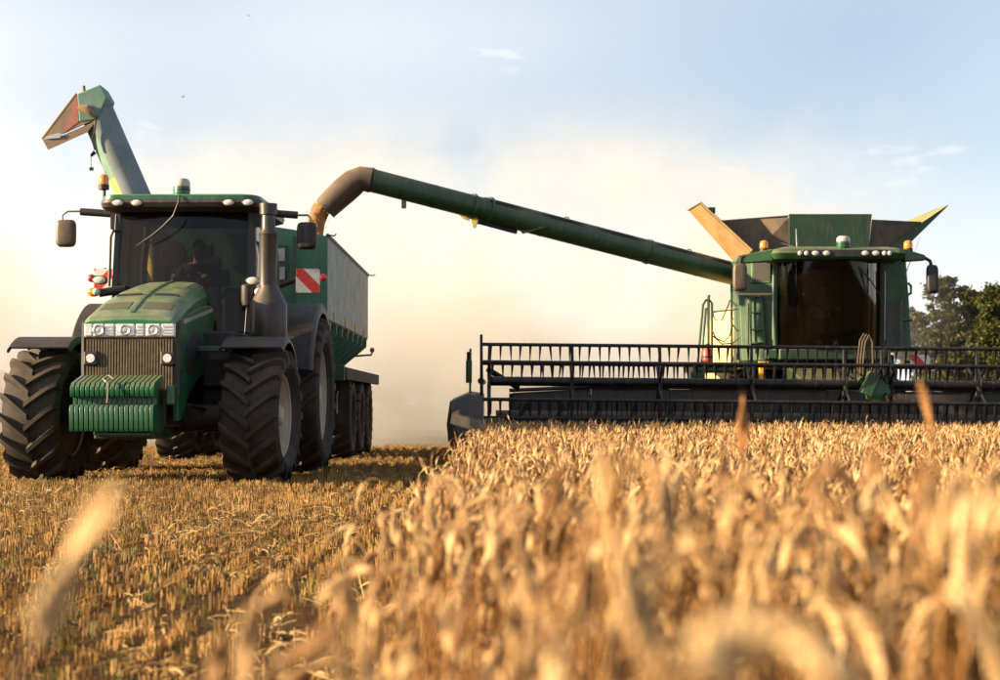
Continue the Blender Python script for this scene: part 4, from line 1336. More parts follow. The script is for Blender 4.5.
slab([(42.3, 139.7), (48, 150), (68, 141), (63, 135.4)], -.225, .22).build('chute_lip', M['brown_sheet'], ch, bevel=0.006)
slab([(63, 135.4), (68, 141), (88, 132), (97, 120.2)], -.224, .22).build('chute_lip', M['brown_sheet'], ch, bevel=0.006)
MB().tube([C(42, 139, -.22), C(76.5, 93.5, -.22)], .015, 6).build('chute_edge', M['flap'], ch)
MB().tube([C(79, 107, -.26), C(87, 109, -.27), C(92, 114, -.26), C(96, 117, -.25)], [.05, .065, .05, .03], 10).build('hinge_motor', M['brown_sheet'], G)
MB().tube([C(84, 93, -.2), C(83.5, 86, -.2)], .025, 8).build('head_bolt', M['brown_sheet'], G)
MB().tube([C(96, 118, -.25), C(95, 130, -.26), C(92, 140, -.25), C(95, 150, -.24)], .012, 6).build('hose', M['dark_metal'], G)
MB().tube([C(95, 152, -.1), C(91, 156, -.1)], [.03, .02], 8).tube([C(91, 156, -.1), C(91.3, 169, -.1)], .004, 5).box(C(91.5, 169, -.1), (.05, .04, .04)).build('chain_weight', M['dark_metal'], G)
# grain in the hopper
hp = MB(); rings = []
for k, (u, z) in enumerate(((1.0, 2.55), (.8, 2.75), (.5, 2.95), (.2, 3.08), (.02, 3.12))):
    rings.append([Vector((math.cos(2 * PI * i / 28) * 1.34 * u, .1 + math.sin(2 * PI * i / 28) * 3.3 * u, z + .02 * math.sin(i * 2.7 + k))) for i in range(28)])
heap = hp.loft(rings).build('grain_heap', M['grain'], None, angle=60, loc=(GX, GY, 0))
tag(heap, 'heap of golden wheat grain inside the trailer hopper', 'grain', kind='stuff')
# ------------------------------------------------------------------ combine harvester
CX, CY = 5.58, 28.0
K = empty('combine_harvester', (CX, CY, 0))
tag(K, 'dark green combine harvester with open grain tank facing the camera', 'combine')
KL = local((CX, CY, 0))
def kx(px): return (px - 836) / 60.2
def kz(py): return .85 + (405 - py) / 60.2

# body behind the cab; its lower left flank stands out past the tank
def F(px, py, dy): return KL(px, py, CY + dy)
MB().prism([(-1.35, 1.2), (-1.35, 2.45), (-1.1, 2.62), (1.0, 2.62), (1.25, 2.5), (1.25, 1.2)], 'y', 1.72, 6.5).prism([(-1.02, 2.6), (-1.02, 3.35), (1.15, 3.35), (1.2, 2.6)], 'y', 1.73, 4.0).build('hull', M['green_dark'], K, bevel=0.04)
fy0 = lambda dy, py, pa, pb, da, db: [F(pa, py, da), F(pb, py, db), F(pb, py, db) + Vector((0, 1.7 - db, 0)), F(pa, py, da) + Vector((0, 1.7 - da, 0))]
lp_ = MB().loft([fy0(0, 258, 737, 792, .92, .50), fy0(0, 297, 739, 786, .92, .48), fy0(0, 364, 742, 786, .92, .48)]).build('fascia_panel', M['green_combine'], K, bevel=0.02)
rp_ = MB().loft([fy0(0, 258, 880, 906, .46, .60), fy0(0, 297, 882, 909, .46, .60), fy0(0, 350, 882, 912, .46, .60)]).build('fascia_panel', M['green_combine'], K, bevel=0.02)
def on_left(px, py, lift=0.0):
    f = (px - 738) / 50.0
    return F(px, py, .92 - .43 * f) + Vector((0, -lift - .004, 0))
wf = MB().loft([[on_left(750, 260, .0), on_left(771, 260, .0), on_left(771, 284, .0), on_left(750, 284, .0)], [on_left(751, 261, .035), on_left(770, 261, .035), on_left(770, 283, .035), on_left(751, 283, .035)]]).build('side_window', M['green_combine'], lp_, bevel=0.01)
MB().loft([[on_left(753, 263, .034), on_left(768.5, 263, .034), on_left(768.5, 281, .034), on_left(753, 281, .034)], [on_left(753, 263, .04), on_left(768.5, 263, .04), on_left(768.5, 281, .04), on_left(753, 281, .04)]]).build('pane', M['interior'], wf)
# pressed door outline with a folding ladder in front of it
dr = [on_left(748, 344, .02), on_left(748, 304, .02), on_left(751, 297, .02), on_left(761, 297, .02), on_left(773, 300, .02), on_left(773, 344, .02), on_left(748, 344, .02)]
MB().tube(dr, .012, 6).build('access_door', M['green_dark'], lp_)
ld = [on_left(750.5, 352, .06), on_left(750, 302, .06), on_left(754, 296.5, .06), on_left(760, 297, .06), on_left(762, 303, .06), on_left(765, 352, .06)]
lad = MB().tube(ld, .017, 8).build('folded_ladder', M['green_combine'], K)
for py in (313, 330, 343):
    MB().tube([on_left(750.3, py, .06), on_left(763.5, py, .06)], .014, 6).build('rung', M['green_combine'], lad)
MB().tube([on_left(738, 294.5, .02), on_left(786, 294.5, .02)], .022, 8).build('trim_rail', M['cream'], lp_)
# right fascia details: rounded dark sheet and rail
MB().plate([F(886, 300, .46), F(905, 300, .565), F(908, 346, .575), F(886, 346, .46)], .012, (.2, -1, 0)).build('grey_sheet', M['grey_sheet'], rp_)
for pth in ([(901, 346), (901, 305), (903, 298), (911, 293), (911, 286), (908, 283)], [(901, 320), (912, 320)], [(898, 350), (916, 350)]):
    MB().tube([KL(a, b, CY + .45) for a, b in pth], .022, 8).build('grab_rail', M['green_combine'], K)

# cab: bowed glass, posts, floor
rows = []
for j in range(7):
    t = j / 6; z = 1.80 + 1.46 * t
    half = .86 + .02 * math.sin(PI * t)
    rows.append([Vector((-.04 + (-1 + 2 * i / 12) * half, .02 + .10 * (1 - t) * 0 + .42 * abs((i - 6) / 6) ** 2.2 - .10 * t, z)) for i in range(13)])
MB().loft([r_ + [p + Vector((0, .01, 0)) for p in reversed(r_)] for r_ in rows]).build('windscreen', M['glass_combine'], K, angle=60)
for s in (-1, 1):
    x = -.04 + s * .89
    MB().tube([(x, .44, 1.74), (x + s * .015, .38, 2.5), (x, .34, 3.28)], .045, 10).build('cab_post', M['green_combine' if s < 0 else 'black'], K)
    MB().tube([(x + s * .05, .36, 1.95), (x + s * .05, .30, 3.1)], .012, 6).build('wiper_rail', M['steel'], K)
    MB().plate([(x, .46, 1.8), (x, 1.6, 1.8), (x, 1.6, 3.25), (x, .40, 3.25)], .01, (s, 0, 0)).build('side_glass', M['glass_combine'], K)
MB().b(-.92, .84, .1, 1.6, 1.60, 1.79).build('cab_floor', M['green_dark'], K, bevel=0.03)
MB().b(-.95, .88, 1.55, 1.69, 1.5, 3.3).b(.3, .5, .7, 1.4, 1.79, 2.35).build('cab_back', M['interior'], K)
MB().tube([(.40, .03, 3.15), (.62, .05, 2.9), (.78, .12, 2.66)], [.018, .014, .006], 6).build('wiper', M['black'], K)
cab_seat(K, (-.02, 1.12, 2.05))
steering_wheel(K, (-.03, .56, 2.45), .20, .6)
# roof: lamp bar and arms
def kring(x0, x1, y0, y1, z, rad=.15, n=5):
    pts = []
    for cx, cy, a0 in ((x1 - rad, y1 - rad, 0), (x0 + rad, y1 - rad, 90), (x0 + rad, y0 + rad, 180), (x1 - rad, y0 + rad, 270)):
        for k in range(n + 1):
            a = R(a0 + 90 * k / n); pts.append(Vector((cx + rad * math.cos(a), cy + rad * math.sin(a), z)))
    return pts
kr = MB().loft([kring(-.95, .90, .0, 1.9, 3.24), kring(-1.05, 1.12, -.18, 1.9, 3.27), kring(-1.08, 1.16, -.24, 1.9, 3.36), kring(-1.05, 1.14, -.20, 1.9, 3.43), kring(-.85, .95, .02, 1.7, 3.49)]).build('cab_roof', M['green_combine'], K, angle=40)
MB().loft([kring(-.62, .85, -.262, 0, 3.30, .05), kring(-.60, .83, -.262, 0, 3.41, .05)]).build('lamp_bar', M['black'], kr, angle=40)
for px, w in ((798, .085), (804.5, .085), (813.5, .13), (824.5, .13), (863, .13), (873.5, .13), (882, .085), (887, .085)):
    oval_lamp(K, (kx(px), -.268, 3.355), w, .085)
for s in (-1, 1):
    if s < 0: pts_ = [(-1.05, -.1, 3.24), (-1.05, -.1, 3.44), (-1.60, .0, 3.34), (-1.66, .0, 3.22), (-1.55, .0, 3.22)]
    else: pts_ = [(1.14, -.1, 3.24), (1.14, -.1, 3.44), (1.50, .0, 3.35), (1.54, .0, 3.27)]
    MB().loft([[Vector(p) for p in pts_], [Vector(p) + Vector((0, .3, 0)) for p in pts_]]).build('roof_arm', M['green_combine'], K, bevel=0.015)
beacon(K, (kx(766), .1, 3.40), .075, .20)
beacon(K, (kx(911), .1, 3.40), .075, .20)
gps_dome(K, (kx(844), -.05, 3.45), .115, .21)
for s in (-1, 1):
    if s < 0: br = [KL(744, 256, CY), KL(741, 258, CY), KL(740, 265, CY)]; mc = KL(740, 277, CY)
    else: br = [KL(925, 258, CY), KL(930, 261, CY), KL(932, 268, CY)]; mc = KL(932.5, 279, CY)
    MB().tube(br, .03, 8).build('mirror_arm', M['black'], K)
    mirror_head(K, mc, .24 if s < 0 else .20, .48, 'black' if s > 0 else 'mirror_sunlit')
for a, b in (((797, 249), (796, 229)), ((797, 248), (781, 243))):
    MB().tube([KL(*a, CY + .3), KL(*b, CY + .3)], [.012, .006], 6).build('aerial', M['steel'], K)
MB().tube([KL(905, 275, CY + .4), KL(920, 238, CY + .5)], [.008, .004], 6).build('aerial', M['steel'], K)

# grain tank extensions
M['flap_green'] = dusty('flap_faded_green', (0.16, 0.19, 0.05), 0.5, dust=0.3, all_over=0.2)
dH = CY + 2.0
def H(px, py, dd=0.0): return KL(px, py, dH + dd)
MB().plate([H(789, 214), H(789, 256), H(868, 256), H(872, 214)], .03, (0, -1, 0)).build('tank_front', M['green_dark'], K, bevel=0.006)
MB().plate([H(722, 221.5, .5), H(752, 256, .1), H(789, 256, .06), H(789, 217.5, .06)], .02, (0, -1, 0)).build('tank_sheet', M['hopper_in'], K)
MB().plate([H(872, 219.5, .06), H(868, 256, .06), H(896, 256, .1), H(925, 222, .5)], .02, (0, -1, 0)).build('tank_sheet', M['hopper_in'], K)
lf = MB().plate([H(688, 210, .45), H(735, 263, .05), H(752, 251, -.35), H(700.5, 203, .05)], .025).build('tank_flap', M['flap'], K)
MB().plate([H(700.5, 202.5, .06), H(752.5, 250.5, -.34), H(752.5, 251, 2.4), H(700.5, 203, 2.6)], .03).build('flap_sheet', M['green_dark'], lf)
MB().tube([H(687.5, 210, .45), H(700.5, 202.5, .04), H(752.5, 250.5, -.35)], .02, 6).build('flap_edge', M['flap'], lf)
MB().box(H(711, 211, .3), (.12, .3, .1)).build('hinge', M['green_dark'], lf)
rf = MB().plate([H(878, 256, -.1), H(897, 256, .0), H(949, 205, .5), H(924, 221.5, .3)], .03, (.3, -1, .3)).build('tank_flap', M['green_dark'], K)
MB().plate([H(905, 222, 2.4), H(922, 222.5, .35), H(948, 205, .55), H(940, 207, 2.4)], .02, (-.6, -.6, .5)).build('flap_sheet', M['flap_green'], rf)
MB().plate([H(752, 250, .3), H(752, 250, 3.0), H(789, 216, 3.0), H(722, 221, 3.0)], .02).build('tank_back', M['hopper_in'], K)

# sunlit left flank: cream side shield, ladder rails, hoses
dS = CY + 2.6
# cream shield along the left flank
sec_ = [(0, 1.30), (-.16, 1.45), (-.20, 1.9), (-.16, 2.35), (0.0, 2.62), (.12, 2.66), (.12, 1.3)]
def shield_ring(y, k, zs): return [Vector((-1.36 + u * k, y, 1.3 + (z - 1.3) * zs)) for u, z in sec_]
MB().loft([shield_ring(1.75, .5, 1.0), shield_ring(2.1, 1.0, 1.0), shield_ring(5.0, 1.0, 1.02), shield_ring(6.2, .7, .9), shield_ring(6.6, .3, .7)]).build('side_shield', M['cream'], K, angle=40)
for pth, r_ in (([(697, 372), (703, 305), (706, 300), (709, 300)], .022), ([(701, 372), (706, 308)], .02), ([(708.5, 362), (708.5, 297)], .024), ([(712, 362), (712, 303), (709, 300)], .02), ([(732, 374), (731.5, 284)], .022)):
    MB().tube([KL(a, b, CY + 1.2) for a, b in pth], r_, 8).build('ladder_rail', M['green_combine'], K)
MB().lathe([(.02, 0), (.035, .03), (.035, .05)], KL(708.5, 298, CY + 1.2), 'z', 10).build('rail_knob', M['brown_sheet'], K)
for pts_ in ([(712, 312), (722, 311), (732, 310), (741, 308)], [(712, 310), (715, 320), (722, 320), (728, 306), (730, 300)], [(712, 330), (716, 338), (724, 342), (730, 335), (733, 318)], [(713, 336), (722, 344), (733, 343), (742, 335), (745, 322)], [(731, 300), (736, 306), (742, 302)], [(731, 322), (737, 331), (745, 328)]):
    MB().tube([KL(a, b, CY + 1.15) for a, b in pts_], .013, 6).build('hose', M['hopper_in'], K)
ex_ = MB().lathe([(.085, -.15), (.092, -.12), (.092, .09), (.07, .14), (.03, .16)], KL(707.5, 357, CY + 1.1), 'z', 16).build('fire_extinguisher', M['red'], K)
MB().lathe([(.03, .16), (.03, .2), (.05, .21), (.045, .23)], KL(707.5, 357, CY + 1.1), 'z', 10).build('valve', M['black'], ex_)
MB().lathe([(.095, -.02), (.095, .02)], KL(707.5, 357, CY + 1.1), 'z', 16).build('band', M['black'], ex_)
MB().b(kx(700), kx(748), 1.0, 2.2, 1.42, 1.55).b(kx(698), kx(712), 1.0, 1.4, 1.0, 1.42).build('platform', M['green_dark'], K, bevel=0.02)
MB().b(kx(763), kx(768), .3, .45, 1.25, 1.58).box(Vector((kx(767), .37, 1.56)), (.16, .1, .05)).build('yellow_bracket', M['yellow'], K)
# under the cab: feeder house, cross beams, wheels
MB().loft([[Vector((x, -2.0, z)) for x, z in ((-.75, .35), (.72, .35), (.72, 1.05), (-.75, 1.05))], [Vector((x, 1.6, z)) for x, z in ((-.75, 1.0), (.72, 1.0), (.72, 1.75), (-.75, 1.75))]]).build('feeder_house', M['green_dark'], K, bevel=0.03)
MB().b(kx(745), kx(905), .7, 1.2, 1.45, 1.62).b(kx(770), kx(890), .25, .6, 1.62, 1.78).build('cross_beam', M['green_combine'], K, bevel=0.02)
for s in (-1, 1):
    wheel(K, (-.1 + s * 1.02, 1.7, .94), .95, .68, .5, 20, s, 'rim_yellow', lug_h=.06, lug_w=.06, sweep=.3)
    wheel(K, (-.1 + s * 1.1, 5.6, .62), .64, .5, .34, 18, s, 'rim_yellow', lug_h=.04, lug_w=.05, sweep=.3)
MB().tube([(-1.1, 1.7, .94), (.9, 1.7, .94)], .16, 12).build('front_axle', M['dark_metal'], K)
MB().tube([(-1.1, 5.6, .62), (.9, 5.6, .62)], .1, 12).build('rear_axle', M['dark_metal'], K)
# warning board on the right
striped_board(K, KL(920, 363.5, CY + .7), .34, .30, 'stripe')
MB().tube([KL(905, 362, CY + .72), KL(914, 362, CY + .74)], .025, 8).build('board_arm', M['dark_metal'], K)

# unloading tube reaching over the trailer
u0, u1 = KL(742, 276, CY + 2.2), KL(368, 179.5, 27.2)
ut = (u1 - u0).normalized()
um = u0.lerp(u1, .715)
ub = MB().tube([u0 - ut * .6, um], .205, 28).build('unloading_tube', M['green_tube'], K)
MB().tube([um, u1], .190, 28).build('outer_tube', M['green_tube'], ub)
for q, r_ in ((.272, .222), (.700, .232), (.742, .215), (.995, .205), (-.06, .225)):
    c = u0.lerp(u1, q); MB().tube([c - ut * .025, c + ut * .025], r_, 28).build('flange', M['green_tube'], ub)
perp = Vector((-ut.z, 0, ut.x)); perp = -perp if perp.z > 0 else perp
fc = u0.lerp(u1, .73) + perp * .25
MB().tube([fc, u0.lerp(u1, .62) + perp * .26], [.035, .035], 10).build('fold_cylinder', M['dark_metal'], ub)
MB().prism([(0, 0), (.55, .0), (.1, -.12)], 'y', -.04, .04).build('cylinder_lug', M['green_combine'], ub, loc=u0.lerp(u1, .622) + perp * .16)
MB().prism([(-.07, .09), (.05, .06), (.07, -.02), (.02, -.13), (-.03, -.10)], 'y', -.05, .05).prism([(-.26, .10), (-.14, .09), (-.06, .0), (-.15, .02)], 'y', -.04, .04).build('fold_hinge', M['auger_yellow'], ub, loc=fc, bevel=.01)
MB().box(u0.lerp(u1, .905) + perp * .27, (.08, .08, .14)).build('tube_lamp', M['brown_sheet'], ub, bevel=0.015)
# lines clipped along the tube, weld seams, lifting eyes
nb_ = Vector((0, -1, 0))
for off, r_ in ((.06, .011), (.10, .009)):
    side_ = (nb_ * .75 - perp * .66).normalized() if off < .08 else (nb_ * .62 - perp * .78).normalized()
    MB().tube([u0.lerp(u1, q) + side_ * (.217 + .012 * math.sin(q * 40)) for q in [.02 + .68 * k / 24 for k in range(25)]], r_, 6).build('hydraulic_line', M['black'], ub)
for q in (.13, .42, .56, .84):
    c = u0.lerp(u1, q); MB().tube([c - ut * .008, c + ut * .008], .2105 if q < .7 else .1955, 28).build('weld_seam', M['green_tube'], ub)
for q in (.16, .50):
    c = u0.lerp(u1, q) - perp * .205; MB().tube([c - ut * .05, c - ut * .03 - perp * .04, c + ut * .03 - perp * .04, c + ut * .05], .01, 6).build('lifting_eye', M['green_tube'], ub)
# rubber spout
M['spout'] = dusty('spout_rubber', (0.045, 0.028, 0.02), 0.7, dust=0.28, all_over=0.07, scale=3.0)
spx = [(372, 180.3), (362, 178.8), (354, 182.5), (345, 190), (334, 200), (325, 209)]
srr = [.20, .205, .22, .225, .215, .20]
sp_ = MB().tube([KL(a, b, 27.18) for a, b in spx], srr, 22, caps=False).build('spout', M['spout'], ub)
MB().tube([KL(a, b, 27.18) for a, b in spx[1:]], [r_ - .012 for r_ in srr[1:]], 22, caps=False).build('spout_lining', M['spout'], sp_)

driver(Vector((CX - .02, CY + 1.10, 2.10)), 'person in tan clothes steering inside the combine cab', M['shirt_tan'], 0, (0, -.54, .37))

# grain pouring from the spout
rg = random.Random(3)
gm = MB(); rings = []
path = [(329, 201), (323, 207), (318, 214), (316, 224), (315, 236), (314, 262)]
wd = [.14, .155, .15, .13, .12, .11]
for (a, b), w in zip(path, wd):
    c = KL(a, b, 27.15)
    rings.append([c + Vector((math.cos(2 * PI * k / 18) * w * rg.uniform(.85, 1.15), math.sin(2 * PI * k / 18) * w * .8, rg.uniform(-.04, .04))) for k in range(18)])
gm.loft(rings)
for k in range(1500):
    i = rg.random() * (len(path) - 1); j = int(i); f = i - j
    c = KL(path[j][0] + (path[j + 1][0] - path[j][0]) * f, path[j][1] + (path[j + 1][1] - path[j][1]) * f, 27.15)
    c += Vector((rg.gauss(0, .062), rg.gauss(0, .07), rg.gauss(0, .04)))
    gm.ell(c, (.008, .008, .013), 4, 2)
gs = gm.build('grain_stream', M['grain'], None, angle=60, loc=(CX, CY, 0))
tag(gs, 'stream of golden grain pouring from the spout into the trailer', 'grain', kind='stuff')
# ------------------------------------------------------------------ cutting header with its reel
DX, DY = 5.58, 24.6
D = empty('grain_header', (DX, DY, 0))
D.rotation_euler = (0, R(0.55), 0)
tag(D, 'wide black grain header with tined reel in front of the combine', 'header')
HW = 5.95
RZ, RR = 1.145, .535                 # reel axle height and radius
SPACING = .1445
reel = MB().tube([(-HW + .18, 0, RZ), (HW - .18, 0, RZ)], .068, 14).build('reel_tube', M['reel'], D)
# tine: a flat plastic finger, wide at its clamp
tm = MB()
tm.loft([[Vector((x, y, .012)) for x, y in ((-.022, -.02), (.022, -.02), (.022, .02), (-.022, .02))],
         [Vector((x, y, -.03)) for x, y in ((-.019, -.012), (.019, -.012), (.019, .012), (-.019, .012))],
         [Vector((x, y + .01, -.12)) for x, y in ((-.013, -.009), (.013, -.009), (.013, .009), (-.013, .009))],
         [Vector((x, y + .035, -.245)) for x, y in ((-.004, -.004), (.004, -.004), (.004, .004), (-.004, .004))]])
tine_proto = None
X0, X1 = -HW + .16, HW - .16
nt_ = int((X1 - X0) / SPACING)
for k, ang in enumerate((90, 150, 210, 270, 330, 30)):
    y, z = -RR * math.cos(R(ang)) * -1, RZ + RR * math.sin(R(ang))
    y = RR * math.cos(R(ang))
    # angle 150 / 210 are the front bats (towards -Y)
    front = ang in (90, 150, 210, 270)
    bat = MB().tube([(X0 - .08, y, z), (-.03, y, z)], .026, 10).tube([(.03, y, z), (X1 + .08, y, z)], .026, 10).build('bat', M['reel'], D)
    rest = MB()
    for i in range(nt_):
        x = X0 + .06 + i * SPACING + (.0 if k % 2 == 0 else .03)
        if front and x < 2.6:
            if tine_proto is None:
                tine_proto = tm.build('tine', M['reel'], bat, loc=(x, y, z), angle=40)
            else:
                inst(tine_proto, bat, (x, y, z), (rnd.gauss(0, .05), rnd.gauss(0, .045), rnd.gauss(0, .1)))
        else:
            mt_ = Euler((rnd.gauss(0, .05), rnd.gauss(0, .045), 0)).to_matrix()
            rest.add([mt_ @ Vector(v) + Vector((x, y, z)) for v in tm.v], tm.f)
    if rest.v:
        tag(rest.build('tine_row', M['reel'], bat, angle=40), kind='stuff')
# spiders holding the bats
for xs in (-5.75, -4.54, -3.26, -1.92, -.57, -.02, .09, 1.37, 2.7, 4.1, 5.75):
    sp = MB()
    for a in (90, 150, 210, 270, 330, 30):
        y, z = RR * math.cos(R(a)), RR * math.sin(R(a))
        sp.tube([(xs, y * .1, RZ + z * .1), (xs + .0, y, RZ + z)], [.03, .02], 6)
    for a in (90, 150, 210, 270, 330, 30):
        a2 = a + 60
        sp.tube([(xs, .5 * RR * math.cos(R(a)), RZ + .5 * RR * math.sin(R(a))), (xs, .5 * RR * math.cos(R(a2)), RZ + .5 * RR * math.sin(R(a2)))], .014, 6)
    sp.build('spider', M['reel'], D)
# end plates of the reel
for s in (-1, 1):
    x = s * (HW - .08)
    # post, arm and lift cylinder
    MB().tube([(x - s * .02, -.1, .62), (x - s * .01, -.1, 1.2), (x - s * .0, -.1, 1.82)], [.026, .024, .02], 8).build('end_post', M['reel'], D)
    MB().tube([(x - s * .02, 1.25, 1.15), (x - s * .0, .0, RZ)], .05, 8).build('reel_arm', M['reel'], D)
    MB().tube([(x + s * .16, .2, .95), (x + s * .16, .15, 1.62)], .016, 6).tube([(x + s * .18, .2, 1.12), (x + s * .18, .17, 1.45)], .045, 10).build('lift_cylinder', M['green_combine'], D)
    MB().tube([(x + s * .18, .2, 1.45), (x + s * .18, .17, 1.57)], .035, 8).build('cylinder_clamp', M['dark_metal'], D)
    MB().tube([(x - s * .1, .35, 1.32), (x - s * .55, .7, 1.06)], .045, 8).build('stay', M['reel'], D)
# trough: floor, back wall in panels, top beam
MB().b(-HW + .1, HW - .1, -.35, 1.3, .12, .20).build('floor_pan', M['dark_metal'], D)
nbp = 9
for i in range(nbp):
    x0 = -HW + .55 + i * (2 * HW - 1.1) / nbp; x1 = x0 + (2 * HW - 1.1) / nbp - .004
    top0, top1 = (.985, 1.06) if i == 0 else (1.06, 1.07)
    MB().prism([(x0, .2), (x1, .2), (x1, top1), (x0, top0)], 'y', 1.12, 1.16).build('back_panel', M['grey_sheet'], D, bevel=0.006)
MB().b(-HW + .5, HW - .5, 1.165, 1.19, .2, .975).b(-HW + 1.8, HW - 1.8, 1.165, 1.19, .96, 1.055).build('back_sheet', M['dark_metal'], D)
MB().tube([(-HW + .5, 1.1, 1.02), (-HW + 1.8, 1.1, 1.09), (0, 1.1, 1.10), (HW - .5, 1.1, 1.08)], .03, 8).build('top_beam', M['dark_metal'], D)
# intake auger with flighting
ag = MB().tube([(-HW + .3, .72, .52), (HW - .3, .72, .52)], .2, 20).build('intake_auger', M['dark_metal'], D)
fl = MB()
for s in (-1, 1):
    vs = []; n = 150
    for k in range(n + 1):
        x = s * (HW - .35 - 4.9 * k / n); a = s * k * 2 * PI * 9 / n
        vs += [Vector((x, .72 + .2 * math.cos(a), .52 + .2 * math.sin(a))), Vector((x, .72 + .31 * math.cos(a), .52 + .31 * math.sin(a)))]
    fl.add(vs, [(2 * k, 2 * k + 1, 2 * k + 3, 2 * k + 2) for k in range(n)])
fl.build('flighting', M['dark_metal'], ag)
# knife bar with guards
kb = MB().b(-HW + .1, HW - .1, -.42, -.34, .10, .15).build('knife_bar', M['dark_metal'], D)
gd = MB()
for i in range(154):
    x = -HW + .15 + i * .0762
    gd.loft([[Vector((x - .012, -.42, .11)), Vector((x + .012, -.42, .11)), Vector((x + .012, -.42, .14)), Vector((x - .012, -.42, .14))], [Vector((x - .002, -.54, .118)), Vector((x + .002, -.54, .118)), Vector((x + .002, -.54, .122)), Vector((x - .002, -.54, .122))]])
tag(gd.build('knife_guard', M['dark_metal'], kb), kind='stuff')
# crop dividers at both ends
for s in (-1, 1):
    def q(u, y, z): return Vector((s * (HW + u), y, z))
    sec = lambda y, k, zl, zh: [q(-.12, y, zl + .03), q(.16 * k, y, zl), q(.34 * k, y, zl + .12), q(.37 * k, y, (zl + zh) / 2), q(.33 * k, y, zh - .11), q(.08 * k, y, zh), q(-.12, y, zh - .03)]
    dv = MB().loft([sec(-1.2, .5, .06, .34), sec(-.85, .9, .06, .72), sec(-.45, 1.08, .08, .95), sec(.6, 1.0, .15, 1.0), sec(1.3, .95, .2, .98)]).build('crop_divider', M['black'], D, angle=20)
    MB().plate([q(-.13, -.55, .50), q(-.02, -.68, .50), q(-.02, -.62, .80), q(-.13, -.48, .80)], .012, (0, -1, 0)).build('divider_sheet', M['steel'], dv)
    MB().plate([q(.12, -.40, .52), q(.24, -.40, .55), q(.24, -.40, .58), q(.12, -.40, .55)], .02, (0, -1, 0)).build('decal', M['white'], dv)
    MB().b(min(s * (HW - .42), s * (HW - .14)), max(s * (HW - .42), s * (HW - .14)), -.45, .2, .15, .60).build('end_shield', M['green_dark'], D, bevel=0.02)
# reel drive in the middle, with its hose loop
gb = MB().lathe([(.16, -.07), (.19, -.05), (.19, .05), (.16, .07)], (-.13, -.18, 1.03), 'y', 24).box((-.25, -.25, 1.15), (.16, .2, .34), (0, .4, 0)).build('reel_drive', M['green_combine'], D, bevel=0.01)
hl = [(.38, .0, 1.2), (.36, -.1, 1.5), (.38, -.15, 1.78), (.43, -.16, 1.88), (.48, -.15, 1.78), (.50, -.1, 1.5), (.48, 0, 1.25)]
for dx in (0, .035, .07):
    MB().tube([(x + dx - .75, y - dx * .6, z - dx * .3) for x, y, z in hl], .013, 8).build('hose', M['hopper_in'], D)
MB().tube([(-.33, .6, 1.3), (-.33, -.15, 1.2)], .05, 8).build('centre_arm', M['green_combine'], D)
# ------------------------------------------------------------------ trees
def foliage_mat(name, c_dark, c_light):
    m, nt, bs, out = new_mat(name)
    L = nt.links.new
    tc = N(nt, 'ShaderNodeTexCoord')
    n1 = N(nt, 'ShaderNodeTexNoise', Scale=0.9, Detail=4.0); L(tc.outputs['Object'], n1.inputs['Vector'])
    n2 = N(nt, 'ShaderNodeTexWhiteNoise'); 
    mp = N(nt, 'ShaderNodeVectorMath', operation='SNAP'); mp.inputs[1].default_value = (.35, .35, .35); L(tc.outputs['Object'], mp.inputs[0]); L(mp.outputs[0], n2.inputs['Vector'])
    ad = N(nt, 'ShaderNodeMath', operation='MULTIPLY_ADD'); L(n2.outputs['Value'], ad.inputs[0]); ad.inputs[1].default_value = .5
    ml = N(nt, 'ShaderNodeMath', operation='MULTIPLY'); L(n1.outputs['Fac'], ml.inputs[0]); ml.inputs[1].default_value = .6
    L(ml.outputs[0], ad.inputs[2])
    rp = N(nt, 'ShaderNodeValToRGB'); rp.color_ramp.elements[0].color = (*c_dark, 1); rp.color_ramp.elements[1].color = (*c_light, 1)
    rp.color_ramp.elements[0].position = .15; rp.color_ramp.elements[1].position = .85
    L(ad.outputs[0], rp.inputs[0]); L(rp.outputs[0], bs.inputs['Base Color']); bs.inputs['Roughness'].default_value = .6
    bs.inputs['Specular IOR Level'].default_value = .25
    tr = N(nt, 'ShaderNodeBsdfTranslucent'); L(rp.outputs[0], tr.inputs['Color'])
    mx = N(nt, 'ShaderNodeMixShader'); mx.inputs[0].default_value = .3
    L(bs.outputs[0], mx.inputs[1]); L(tr.outputs[0], mx.inputs[2]); L(mx.outputs[0], out.inputs['Surface'])
    return m


M['foliage'] = foliage_mat('tree_foliage', (0.005, 0.011, 0.002), (0.075, 0.080, 0.010))
M['bark'] = plain('bark', (0.07, 0.05, 0.035), .9, var=.35, scale=6)


